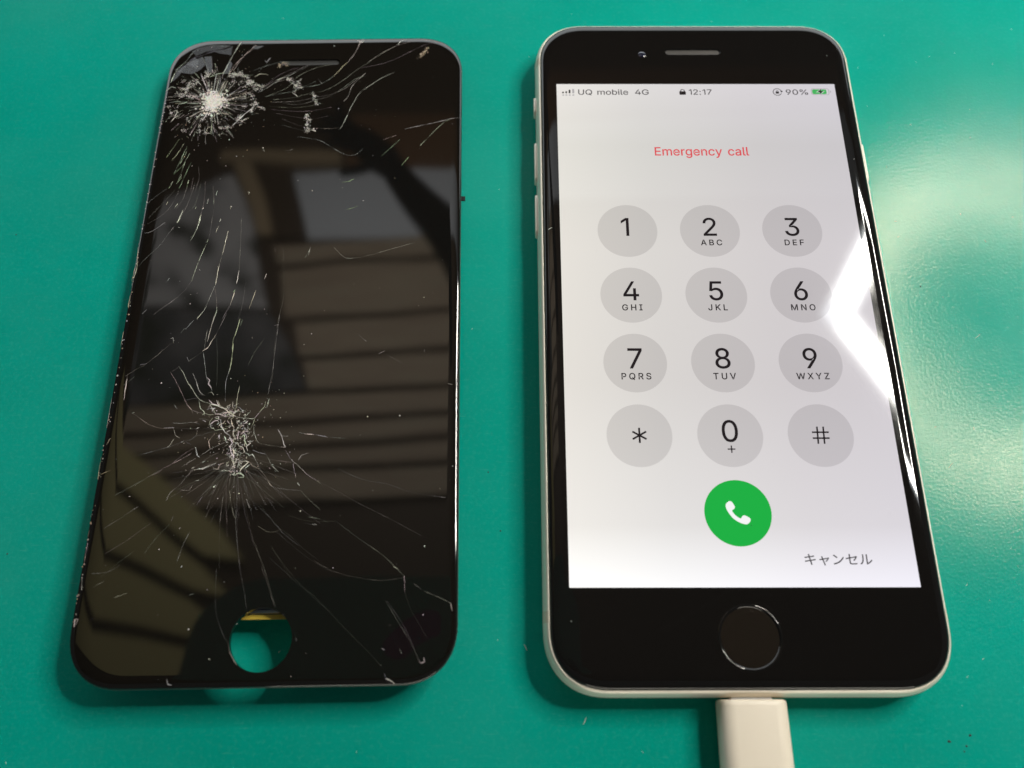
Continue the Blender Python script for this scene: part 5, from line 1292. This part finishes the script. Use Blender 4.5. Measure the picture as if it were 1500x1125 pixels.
w 0.10 0.45 24.4,-51.5 25.3,-52.1
w 0.08 0.40 26.2,-52.7 28.7,-53.8 30.7,-54.8
w 0.17 0.80 30.5,-54.7 30.8,-56.0
w 0.11 0.45 19.7,-54.1 21.9,-57.5 24.1,-60.9 25.6,-63.8
w 0.09 0.38 20.0,-54.2 22.8,-58.1 24.7,-61.8
w 0.13 0.60 25.3,-63.4 25.8,-64.1 26.4,-63.9 26.3,-63.2
w 0.07 0.22 -0.1,-44.8 4.6,-50.4 8.8,-54.0 13.3,-58.5 17.3,-62.2 19.5,-64.5
w 0.11 0.50 20.0,-65.5 20.3,-66.5 21.1,-67.0
w 0.28 0.40 20.3,-66.3 21.3,-66.8 21.9,-67.3
w 0.10 0.50 -1.3,-48.2 -0.2,-50.6 1.0,-53.6 1.6,-54.8
w 0.13 0.55 29.7,-62.2 30.4,-61.2
w 0.11 0.40 28.8,-63.3 29.1,-64.1
w 0.10 0.50 5.5,-59.8 5.4,-60.4
w 0.10 0.45 22.3,-61.8 22.7,-62.6
w 0.15 0.70 19.4,-61.7 19.9,-61.9
w 0.09 0.40 20.3,-58.0 20.8,-58.1
w 0.12 0.50 2.1,12.1 2.3,14.0
w 0.09 0.40 6.9,13.9 8.8,11.8 10.3,11.3 13.8,11.9 19.4,13.7 22.9,14.7
w 0.16 0.60 9.6,11.4 10.6,11.2
w 0.10 0.45 12.7,-5.2 14.3,-6.7
w 0.13 0.55 16.7,-9.2 17.8,-8.6
w 0.06 0.30 18.2,-9.4 21.3,-11.3
w 0.05 0.25 -3.0,14.0 -2.0,3.5 -2.7,-3.4 -2.6,-14.2
w 0.12 0.50 -3.1,-3.0 -2.4,-2.9
w 0.10 0.40 25.1,-8.4 25.1,-9.1
w 0.09 0.35 -27.8,-13.1 -29.6,-14.8
w 0.14 0.60 -27.2,-10.8 -25.9,-10.5
w 0.09 0.40 -29.5,-13.0 -27.7,-11.6 -25.9,-10.4 -22.1,-6.5
w 0.20 0.50 -29.1,-17.7 -29.2,-14.9 -29.2,-12.7
w 0.15 0.70 -22.2,-5.4 -21.7,-5.6 -21.7,-6.5
w 0.11 0.50 -31.5,-22.9 -31.5,-17.0
w 0.13 0.50 1.4,11.5 2.3,13.5
w 0.11 0.40 -24.9,6.7 -24.3,7.5
o 0.19 0.55 -31.6,14.9 -31.0,10.2 -31.3,7.6
o 0.18 0.55 -31.4,10.0 -31.8,7.2
o 0.18 0.55 -31.4,4.0 -31.4,1.3 -31.1,2.6
o 0.18 0.55 -31.5,-3.7 -31.5,-6.7
o 0.16 0.55 -30.8,-26.2 -30.5,-25.2 -30.2,-25.0
o 0.16 0.55 -31.0,-31.7 -29.3,-30.9
o 0.16 0.55 -31.4,-32.5 -31.6,-28.2
o 0.15 0.55 -31.4,-42.5 -31.3,-41.5
o 0.15 0.55 -31.2,-46.8 -31.2,-45.6"""
DOTS = "5.7,47.8,0.10 12.1,24.6,0.06 1.7,27.2,0.06 3.7,65.0,0.06 -31.4,59.7,0.16 -10.9,-34.2,0.16 -22.7,-14.5,0.10 4.5,-38.8,0.06 -6.4,-35.5,0.10 -25.3,-35.7,0.06 25.9,-45.2,0.06 21.0,-21.5,0.06 15.2,-21.6,0.06 26.0,-56.5,0.08 10.7,-48.6,0.06 26.0,-45.2,0.06 3.9,-4.9,0.06 24.8,2.5,0.06 21.0,-21.5,0.06 -12.2,-58.2,0.08 -8.3,-62.9,0.08 -14.7,-48.0,0.08 -18.9,-45.0,0.08 -4.4,-57.5,0.10 30.6,-31.1,0.10 -19.6,1.8,0.10 -22.8,-14.5,0.11 -10.2,-13.8,0.10 -9.2,37.9,0.13 -16.4,40.1,0.10 -16.4,33.5,0.08 -19.0,25.3,0.13 -10.9,26.9,0.10 -14.2,23.7,0.10 -31.3,25.1,0.11 -1.4,29.7,0.10"
crnd = random.Random(11)


def jitter(t):
    return tuple(min(1, max(0, c * crnd.uniform(0.85, 1.12))) for c in TINT[t])


class Shards:
    """triangles with their own colour and opacity"""

    def __init__(self):
        self.v, self.f, self.c = [], [], []

    def poly(self, pts, col):
        i = len(self.v)
        self.v += pts
        self.f.append(tuple(range(i, i + len(pts))))
        self.c.append(col)

    def done(self, name, parent):
        me = bpy.data.meshes.new(name)
        me.from_pydata([Vector(v) * MM for v in self.v], [], self.f)
        ca = me.color_attributes.new("tint", 'FLOAT_COLOR', 'CORNER')
        li = 0
        for f, col in zip(self.f, self.c):
            for _ in f:
                ca.data[li].color = col
                li += 1
        me.materials.append(M_CRACK)
        o = bpy.data.objects.new(name, me)
        return link(o, parent)


def crack_strip(sh, pts, w, op, tint, wob=0.06, straight=False):
    w *= 0.6
    op = op ** 1.3
    # Catmull-Rom through the traced points, about 0.35 mm steps
    path = []
    for i in range(len(pts) - 1):
        p0 = Vector(pts[max(i - 1, 0)])
        p1, p2 = Vector(pts[i]), Vector(pts[i + 1])
        p3 = Vector(pts[min(i + 2, len(pts) - 1)])
        n = max(2, min(40, int((p2 - p1).length / 0.35)))
        for j in range(n):
            s = j / n
            if straight:
                path.append(p1.lerp(p2, s))
                continue
            path.append(0.5 * ((2 * p1) + (p2 - p0) * s + (2 * p0 - 5 * p1 + 4 * p2 - p3) * s * s + (3 * p1 - p0 - 3 * p2 + p3) * s ** 3))
    path.append(Vector(pts[-1]))
    seed = crnd.uniform(0, 100)
    n = len(path)
    col = jitter(tint)
    rows = []
    for i, p in enumerate(path):
        d = path[min(i + 1, n - 1)] - path[max(i - 1, 0)]
        if d.length < 1e-6:
            d = Vector((1, 0))
        d.normalize()
        nn = Vector((-d.y, d.x))
        q = noise.noise(Vector((seed, i * 0.55, 0)))
        q2 = noise.noise(Vector((seed + 50, i * 0.22, 3)))
        p = p + nn * (noise.noise(Vector((seed, i * 0.8, 9))) * wob)
        taper = min(1.0, 0.45 + 0.55 * min(i, n - 1 - i) / 2.0)
        ww = w * 0.5 * max(0.35, 1 + 0.7 * q) * taper
        z = gz(p.x, p.y)
        rows.append(((p.x + nn.x * ww, p.y + nn.y * ww, z + 0.012), (p.x, p.y, z + 0.012 + min(0.06, ww * 0.7)), (p.x - nn.x * ww, p.y - nn.y * ww, z + 0.012), max(0.04, min(1.0, op * (0.85 + 1.5 * q2)))))
    for a, c in zip(rows, rows[1:]):
        k = (*col, (a[3] + c[3]) / 2)
        sh.poly([a[0], a[1], c[1], c[0]], k)
        sh.poly([a[1], a[2], c[2], c[1]], k)
    # occasional crumbs where the crack opened
    for p in path:
        if crnd.random() < 0.05 * w / 0.15 * op:
            crumb(sh, p.x + crnd.uniform(-.15, .15), p.y + crnd.uniform(-.15, .15), w * crnd.uniform(0.3, 0.8), tint, min(1, op * 1.3))


def crumb(sh, x, y, r, tint, op):
    if sdf(x, y) < 0.05:
        return
    z = gz(x, y)
    n = crnd.choice((3, 4, 5))
    a0 = crnd.uniform(0, 6.28)
    base = [(x + r * crnd.uniform(0.6, 1.3) * math.cos(a0 + 6.283 * k / n), y + r * crnd.uniform(0.6, 1.3) * math.sin(a0 + 6.283 * k / n), z + 0.01) for k in range(n)]
    apex = (x + crnd.uniform(-r, r) * 0.4, y + crnd.uniform(-r, r) * 0.4, z + 0.015 + r * crnd.uniform(0.1, 0.35))
    col = (*jitter(tint), op)
    for k in range(n):
        sh.poly([base[k], base[(k + 1) % n], apex], col)


items = []
for line in CRACKS.strip().split("\n"):
    tk = line.split()
    pts = [tuple(float(c) for c in q.split(",")) for q in tk[3:]]
    ln = sum(math.dist(p, q) for p, q in zip(pts, pts[1:]))
    op_ = float(tk[2])
    if ln > 6 and pts[0][1] < -20:
        op_ *= 0.45
    items.append((ln, tk[0], float(tk[1]), op_, pts))
items.sort(key=lambda q: -q[0])


def cluster(sh, pts, w, tint):
    """powdered glass piled along a short break"""
    for p, q in zip(pts, pts[1:]):
        n = max(2, int(math.dist(p, q) / 0.16))
        for _ in range(n):
            s = crnd.random()
            x, y = p[0] + (q[0] - p[0]) * s + crnd.gauss(0, w * 0.5), p[1] + (q[1] - p[1]) * s + crnd.gauss(0, w * 0.5)
            for _ in range(crnd.randint(2, 8)):
                crumb(sh, x + crnd.gauss(0, 0.2), y + crnd.gauss(0, 0.2), crnd.uniform(0.03, 0.12), tint, crnd.uniform(0.35, 0.95))


rest = Shards()
for k, (ln, tint, w, op, pts) in enumerate(items):
    if w > 0.235 and op > 0.74 and pts[0][1] > 25:
        cluster(rest, pts, w, tint)
    elif k < 230:
        sh = Shards()
        near = math.dist(pts[len(pts) // 2], (-8.5, -25)) < 9
        crack_strip(sh, pts, w * (0.8 if near else 1), op, tint, 0.06, near and ln < 7)
        sh.done("crack", broken)
    else:
        crack_strip(rest, pts, w * 1.1, op, tint, 0.05, True)
for q in DOTS.split():
    x, y, r = (float(c) for c in q.split(","))
    crumb(rest, x, y, max(0.12, r), 'w', 0.95)
# scattered sparkles round both impacts
for cx, cy, r0, r1, n in ((-20.9, 49.9, 3, 15, 260), (-8.1, -25, 2, 11, 150)):
    for _ in range(n):
        a, d = crnd.uniform(0, 6.283), r0 + (r1 - r0) * crnd.random() ** 1.6
        crumb(rest, cx + d * math.cos(a), cy + d * math.sin(a) * 1.1, crnd.uniform(0.04, 0.11), crnd.choice('wwwyo'), crnd.uniform(0.3, 0.9))
for _ in range(110):
    crumb(rest, crnd.uniform(-31, 31), crnd.uniform(-66, 66), crnd.uniform(0.03, 0.07), 'w', crnd.uniform(0.3, 0.8))
# chips along the left rim
for _ in range(90):
    y = crnd.uniform(-58, 50)
    crumb(rest, -W2 + crnd.uniform(0.1, 0.7), y, crnd.uniform(0.06, 0.2), crnd.choice('wo'), crnd.uniform(0.25, 0.7))
tag(rest.done("glass_crumbs", broken), kind="stuff")

LIFTED = """-29.44,58.12 -27.77,60.35 -25.96,61.59 -24.67,62.34 -23.81,60.04 -24.80,58.55 -26.43,57.57
-24.28,62.33 -22.71,62.44 -21.98,58.26 -22.94,57.77 -23.71,60.04
-22.48,63.84 -20.16,64.32 -18.46,65.06 -18.51,62.76 -20.83,63.17
-27.24,63.91 -25.78,64.92 -22.70,65.64 -18.70,65.45 -20.57,64.45 -24.05,63.73 -26.09,62.61
-30.63,55.40 -29.76,58.37 -28.33,60.11 -28.94,57.36 -29.75,56.13
-27.77,60.35 -26.22,62.11 -25.31,61.08 -25.45,59.06
-13.92,65.25 -11.53,65.22 -12.83,64.34 -14.24,64.49
-19.78,57.47 -18.63,61.23 -17.93,60.21 -18.44,57.70"""
for line in LIFTED.split("\n"):
    pts = [tuple(float(c) for c in q.split(",")) for q in line.split()]
    sh = Shards()
    zt = crnd.uniform(0.02, 0.06)
    sh.poly([(x, y, gz(x, y) + 0.015 + zt * (k % 3) / 2) for k, (x, y) in enumerate(pts)], (0.42, 0.45, 0.50, crnd.uniform(0.10, 0.24)))  # bluish grey paints in the daylight these lifted flakes catch
    sh.done("glass_flake", broken)

# crushed heart of each impact
core = Shards()
ix, iy = -20.94, 49.95
for _ in range(1500):
    a = crnd.uniform(0, 6.283)
    d = abs(crnd.gauss(0, 1.35)) * (1 + 0.25 * math.sin(3 * a + 1))
    crumb(core, ix + d * math.cos(a), iy + d * math.sin(a) * 1.15, crnd.uniform(0.08, 0.26), 'w', min(1, crnd.uniform(0.65, 1.1)))
for k in range(70):
    a = 6.283 * k / 70 + crnd.uniform(-.05, .05)
    d0, d1 = crnd.uniform(1.0, 2.0), crnd.uniform(3.0, 7.0)
    crack_strip(core, [(ix + d0 * math.cos(a), iy + d0 * math.sin(a)), (ix + (d0 + d1) / 2 * math.cos(a + .03), iy + (d0 + d1) / 2 * math.sin(a + .03)), (ix + d1 * math.cos(a), iy + d1 * math.sin(a))], crnd.uniform(0.07, 0.16), crnd.uniform(0.25, 0.6), 'w')
for k in range(64):
    a = crnd.uniform(0, 6.283)
    d = crnd.gauss(7.3, 0.75) - (0.8 if 4.2 < a < 5.2 else 0)
    if crnd.random() > (0.95 if (a < 1.2 or a > 5.6 or 2.3 < a < 4.1) else 0.5):
        continue
    ln = crnd.uniform(0.3, 1.1)
    da = crnd.uniform(-0.10, 0.10)
    x0, y0 = ix + d * math.cos(a) * 1.08, iy + d * math.sin(a)
    x1, y1 = ix + (d + ln * 0.5) * math.cos(a + da) * 1.08, iy + (d + ln * 0.5) * math.sin(a + da)
    cluster(core, [(x0, y0), (x1, y1)], crnd.uniform(0.15, 0.4), 'w')
for k in range(190):
    a = crnd.uniform(0, 6.283)
    d0 = crnd.uniform(2.4, 9.5)
    ln = crnd.uniform(0.6, 2.6)
    crack_strip(core, [(ix + d0 * math.cos(a), iy + d0 * math.sin(a)), (ix + (d0 + ln) * math.cos(a + .04), iy + (d0 + ln) * math.sin(a + .04))], crnd.uniform(0.06, 0.13), crnd.uniform(0.3, 0.75), 'w')
tag(core.done("crushed_impact", broken), kind="stuff")
core = Shards()
for _ in range(150):
    s = crnd.random()
    y = -19.8 - 12.4 * s
    x = -7.9 + 0.6 * math.sin(s * 7) + crnd.gauss(0, 0.55 + 0.75 * math.sin(math.pi * min(1, s * 1.5)))
    crumb(core, x, y, crnd.uniform(0.05, 0.17), 'w', crnd.uniform(0.3, 0.8))
for k in range(60):
    a = R(190 + 160 * k / 60) + crnd.uniform(-.03, .03)
    x0, y0 = -7.9 + crnd.uniform(-1, 1), crnd.uniform(-31, -27)
    d1 = crnd.uniform(4, 13)
    crack_strip(core, [(x0 + math.cos(a), y0 + math.sin(a)), (x0 + d1 * .5 * math.cos(a + .04), y0 + d1 * .5 * math.sin(a + .04)), (x0 + d1 * math.cos(a), y0 + d1 * math.sin(a))], crnd.uniform(0.045, 0.08), crnd.uniform(0.10, 0.26), 'w')
# short zigzag breaks knitting the lower impact together
for _ in range(120):
    s = crnd.random()
    x, y = -7.9 + crnd.gauss(0, 1.25), -19.0 - 12.5 * s
    if s < 0.3:
        x -= crnd.uniform(0, 4.5)
    a = crnd.uniform(0, 6.283)
    pts = [(x, y)]
    for _ in range(crnd.randint(2, 4)):
        a += crnd.uniform(-0.9, 0.9)
        l_ = crnd.uniform(0.15, 0.6)
        pts.append((pts[-1][0] + l_ * math.cos(a), pts[-1][1] + l_ * math.sin(a)))
    crack_strip(core, pts, crnd.uniform(0.10, 0.24), crnd.uniform(0.4, 0.95), 'w', 0.05, True)
tag(core.done("crushed_impact", broken), kind="stuff")

# ---------------------------------------------------------------- overhead: what the glass mirrors
# hexagonal ring of tube lamps hung over the right of the bench
lamp = empty("hexagon_lamp", (437, 280, 585))
tag(lamp, "bright hexagonal ring of tube lamps hanging above the right of the bench", "lamp")
M_TUBE = mat("lit_tube", (1, 1, 1), 0.4)
M_TUBE.node_tree.nodes["Principled BSDF"].inputs["Emission Color"].default_value = (1.0, 0.955, 0.85, 1)
M_TUBE.node_tree.nodes["Principled BSDF"].inputs["Emission Strength"].default_value = 180.0
M_DIFF = mat("glowing_diffuser", (0.9, 0.9, 0.9), 0.5)
M_DIFF.node_tree.nodes["Principled BSDF"].inputs["Emission Color"].default_value = (0.90, 0.95, 1.0, 1)
M_DIFF.node_tree.nodes["Principled BSDF"].inputs["Emission Strength"].default_value = 8.0
M_DIFF_EDGE = M_DIFF.copy()
M_DIFF_EDGE.name = "diffuser_edge"
M_DIFF_EDGE.node_tree.nodes["Principled BSDF"].inputs["Emission Strength"].default_value = 3.0
M_HOUSE = mat("white_lamp_housing", (0.85, 0.85, 0.84), 0.45)
HR, TR = 167, 7.5
for k in range(6):
    a0, a1 = R(60 * k), R(60 * k + 60)
    p0, p1 = Vector((HR * math.cos(a0), HR * math.sin(a0))), Vector((HR * math.cos(a1), HR * math.sin(a1)))
    d = (p1 - p0).normalized()
    nrm = Vector((-d.y, d.x))
    ln = HR
    # light strip: its edge swells at every diode
    lo, hi = [], []
    for q in range(49):
        s_ = 0.028 + 0.944 * q / 48
        ww = TR * (1.02 + 0.13 * math.cos(q * 2 * math.pi / 4)) * min(1.0, 0.35 + 0.4 * min(q, 48 - q))
        c_ = p0 + d * (ln * s_)
        lo.append((c_.x - nrm.x * ww, c_.y - nrm.y * ww))
        hi.append((c_.x + nrm.x * ww, c_.y + nrm.y * ww))
    b = MB()
    b.cap(b.ring(lo + hi[::-1], -0.5))
    b.done("light_strip", M_TUBE, lamp, smooth=False)
    for W_, m_, z_d in ((1.55 * TR, M_DIFF, -0.2), (2.15 * TR, M_DIFF_EDGE, 0.0)):
     b = MB()
     t_ = W_ * math.tan(R(30))
     b.cap(b.ring([(p.x + nrm.x * sg * W_ + d.x * e, p.y + nrm.y * sg * W_ + d.y * e) for p, sg, e in ((p0, -1, -t_), (p1, -1, t_), (p1, 1, -t_), (p0, 1, t_))], z_d))
     b.done("diffuser", m_, lamp, smooth=False)
    b = MB()
    rows = []
    for p, e_ in ((p0, -1), (p1, 1)):
        i0 = len(b.v)
        for s_, z_ in ((-2.2 * TR, 0.5), (2.2 * TR, 0.5), (2.2 * TR, 1.9 * TR), (-2.2 * TR, 1.9 * TR)):
            e = -s_ * math.tan(R(30)) * e_
            b.v.append((p.x + nrm.x * s_ + d.x * e, p.y + nrm.y * s_ + d.y * e, z_))
        rows.append(list(range(i0, i0 + 4)))
    b.bridge(rows[0], rows[1])
    b.done("housing", M_HOUSE, lamp, smooth=False)
for k in (0, 2, 4):
    a0 = R(60 * k)
    b = MB()
    b.box(HR * math.cos(a0) - 1, HR * math.cos(a0) + 1, HR * math.sin(a0) - 1, HR * math.sin(a0) + 1, 1.7 * TR, 2225 - 657)
    b.done("hanger", M_STEEL, lamp, smooth=False)

# timber ceiling above the bench
M_PLANK = mat("brown_plank", (0.36, 0.285, 0.215), 0.6)
t, N, L_, P_n = nodes(M_PLANK)
tcp = nd(t, "ShaderNodeTexCoord")
mpp = nd(t, "ShaderNodeMapping")
mpp.inputs["Scale"].default_value = (2.0, 22.0, 2.0)
L_.new(tcp.outputs["Object"], mpp.inputs["Vector"])
np_ = nd(t, "ShaderNodeTexNoise", Scale=2.0, Detail=4.0)
L_.new(mpp.outputs[0], np_.inputs["Vector"])
L_.new(ramp(t, np_.outputs["Fac"], [(0.3, (0.27, 0.205, 0.15)), (0.55, (0.37, 0.30, 0.22)), (0.75, (0.33, 0.30, 0.22))]), P_n.inputs["Base Color"])
M_DARKW = mat("dark_timber", (0.045, 0.026, 0.012), 0.6)
M_BOARD = mat("red_brown_board", (0.13, 0.065, 0.028), 0.6)
M_OLIVE = mat("olive_painted_board", (0.52, 0.46, 0.22), 0.6)
M_BEAM = mat("pale_beam", (0.34, 0.26, 0.16), 0.6)
M_PLASTER = mat("grey_plaster", (0.56, 0.60, 0.66), 0.8)
M_POSTER = mat("speckled_grey_board", (0.5, 0.5, 0.52), 0.8)
t, N, L_, P_n = nodes(M_POSTER)
tcp = nd(t, "ShaderNodeTexCoord")
np_ = nd(t, "ShaderNodeTexNoise", Scale=9.0, Detail=1.5)
L_.new(tcp.outputs["Object"], np_.inputs["Vector"])
L_.new(ramp(t, np_.outputs["Fac"], [(0.36, (0.06, 0.07, 0.065)), (0.47, (0.40, 0.40, 0.42)), (0.6, (0.52, 0.52, 0.54))]), P_n.inputs["Base Color"])
M_CLOTH = mat("dark_cloth", (0.05, 0.062, 0.07), 0.9)
t, N, L_, P_n = nodes(M_CLOTH)
tcp = nd(t, "ShaderNodeTexCoord")
np_ = nd(t, "ShaderNodeTexNoise", Scale=6.0, Detail=2.0)
L_.new(tcp.outputs["Object"], np_.inputs["Vector"])
L_.new(ramp(t, np_.outputs["Fac"], [(0.35, (0.02, 0.032, 0.022)), (0.5, (0.085, 0.09, 0.10)), (0.65, (0.16, 0.16, 0.17))]), P_n.inputs["Base Color"])

ceil_ = empty("ceiling", (0, 1020, 2230))
tag(ceil_, kind="structure")


def slab(name, pts, z0, z1, m, parent):
    b = MB()
    a = b.ring([(x, y - 1000) for x, y in pts], z0 - 2230)
    c_ = b.ring([(x, y - 1000) for x, y in pts], z1 - 2230)
    b.bridge(a, c_)
    b.cap(a)
    b.cap(c_)
    return b.done(name, m, parent, smooth=False)


slab("deck", [(-2200, -600), (1900, -600), (1900, 2900), (-2200, 2900)], 2232, 2250, M_DARKW, ceil_)
edges = [1452, 1363, 1179, 1038, 917, 821, 747, 678, 574]
lefts = [-800, -767, -707, -668, -1230, -1180, -1110, -1060]
for k in range(8):
    y1, y0 = edges[k] - 11, edges[k + 1] + 11
    xl = lefts[k]
    pts = [(xl + (0 if k > 3 else 25), y0), (-150, y0), (-150, y1), (xl, y1)]
    slab("plank", [(x, y + 0.063 * (x + 450)) for x, y in pts], 2200, 2222, M_PLANK, ceil_)
slab("plaster_panel", [(-774, 1716), (1500, 1820), (1500, 1480), (-700, 1446)], 2202, 2220, M_PLASTER, ceil_)
slab("beam", [(-1010, 1742), (-609, 1742), (-609, 1778), (-1010, 1790)], 2180, 2215, M_BEAM, ceil_)
slab("beam", [(-960, 1738), (-900, 1738), (-800, 1455), (-845, 1455)], 2182, 2214, M_BEAM, ceil_)
slab("beam", [(-896, 1738), (-782, 1738), (-706, 1452), (-796, 1452)], 2196, 2221, M_DARKW, ceil_)
slab("dark_board", [(-600, 1724), (1500, 1830), (1500, 2010), (-600, 1960)], 2204, 2222, M_BOARD, ceil_)
slab("speckled_board", [(-1330, 1560), (-960, 1705), (-866, 1497), (-800, 1205), (-1300, 1192)], 2206, 2224, M_POSTER, ceil_)
slab("dark_cloth", [(-1300, 1180), (-790, 1188), (-735, 1110), (-650, 915), (-1300, 860)], 2204, 2224, M_CLOTH, ceil_)
ol = [((-1135, 733), (-854, 520)), ((-1178, 625), (-874, 402)), ((-1194, 438), (-901, 319)), ((-1156, 239), (-807, 168)), ((-1156, 60), (-807, 20))]
for (a, c_), (d, e) in zip(ol, ol[1:]):
    g = 16
    ext = lambda p, q: (p[0] - (q[0] - p[0]) * 1.6, p[1] - (q[1] - p[1]) * 1.6)
    slab("olive_board", [ext(a, c_)[:1] + (ext(a, c_)[1] - g,), (c_[0], c_[1] - g), ((c_[0] + e[0]) / 2 + 85, (c_[1] + e[1]) / 2 - 50), (e[0], e[1] + g), (ext(d, e)[0], ext(d, e)[1] + g)], 2190, 2210, M_OLIVE, ceil_)

# the phone that takes the picture, held just behind the lens
shooter = bpy.data.objects.new("camera_phone", None)
link(shooter)
shooter.matrix_world = cam.matrix_world.copy()
tag(shooter, "dark phone held over the bench, mirrored in the lower part of the shattered glass", "smartphone")
pts = rrect(68, 37, 24, 10, -44, 25, 2.0)
b = MB()
a = b.ring(pts, 6.0)
c_ = b.ring(pts, 13.5)
b.bridge(a, c_)
b.cap(a)
b.cap(c_)
b.done("body", mat("brown_phone_case", (0.10, 0.085, 0.07), 0.6), shooter, smooth=False)
b = MB()
prev = b.ring(circle(0, 0, 8.0, 28), 5.9)
nxt = b.ring(circle(0, 0, 7.2, 28), 4.2)
b.bridge(prev, nxt)
prev = nxt
nxt = b.ring(circle(0, 0, 5.6, 28), 4.2)
b.bridge(prev, nxt)
b.cap(nxt)
b.done("lens_ring", M_BLACK, shooter, smooth=False)

# a dark sleeved forearm and gloved hand reaching across, high above the bench
M_GLOVE = mat("navy_black_fabric", (0.05, 0.075, 0.12), 0.8)
arm = bpy.data.meshes.new("person")
jv = [((10, 500), 58), ((-75, 640), 54), ((-147, 750), 42), ((-205, 825), 36), ((-246, 884), 29), ((-270, 915), 34), ((-298, 945), 35),
      ((-322, 975), 13), ((-345, 1004), 11), ((-356, 1030), 9),
      ((-330, 962), 13), ((-362, 985), 11), ((-388, 1003), 9),
      ((-330, 945), 13), ((-366, 960), 11), ((-396, 968), 9),
      ((-322, 925), 12), ((-352, 928), 10), ((-378, 926), 8),
      ((-272, 880), 16), ((-300, 862), 13), ((-338, 856), 10)]
je = [(0, 1), (1, 2), (2, 3), (3, 4), (4, 5), (5, 6), (6, 7), (7, 8), (8, 9), (6, 10), (10, 11), (11, 12), (6, 13), (13, 14), (14, 15), (6, 16), (16, 17), (17, 18), (5, 19), (19, 20), (20, 21)]
arm.from_pydata([Vector((x, y, 1100 - (12 if i > 8 else 0) - (18 if i > 18 else 0))) * MM for i, ((x, y), _) in enumerate(jv)], je, [])
arm.materials.append(M_GLOVE)
person = link(bpy.data.objects.new("person", arm))
sk = person.modifiers.new("skin", 'SKIN')
sk.use_smooth_shade = True
for i, (_, rr) in enumerate(jv):
    arm.skin_vertices[0].data[i].radius = (rr * MM, rr * MM * 0.8)
arm.skin_vertices[0].data[0].use_root = True
ss = person.modifiers.new("smooth", 'SUBSURF')
ss.levels = ss.render_levels = 2
tag(person, "dark sleeved arm with gloved hand reaching over the bench, seen mirrored in the cracked glass", "person")
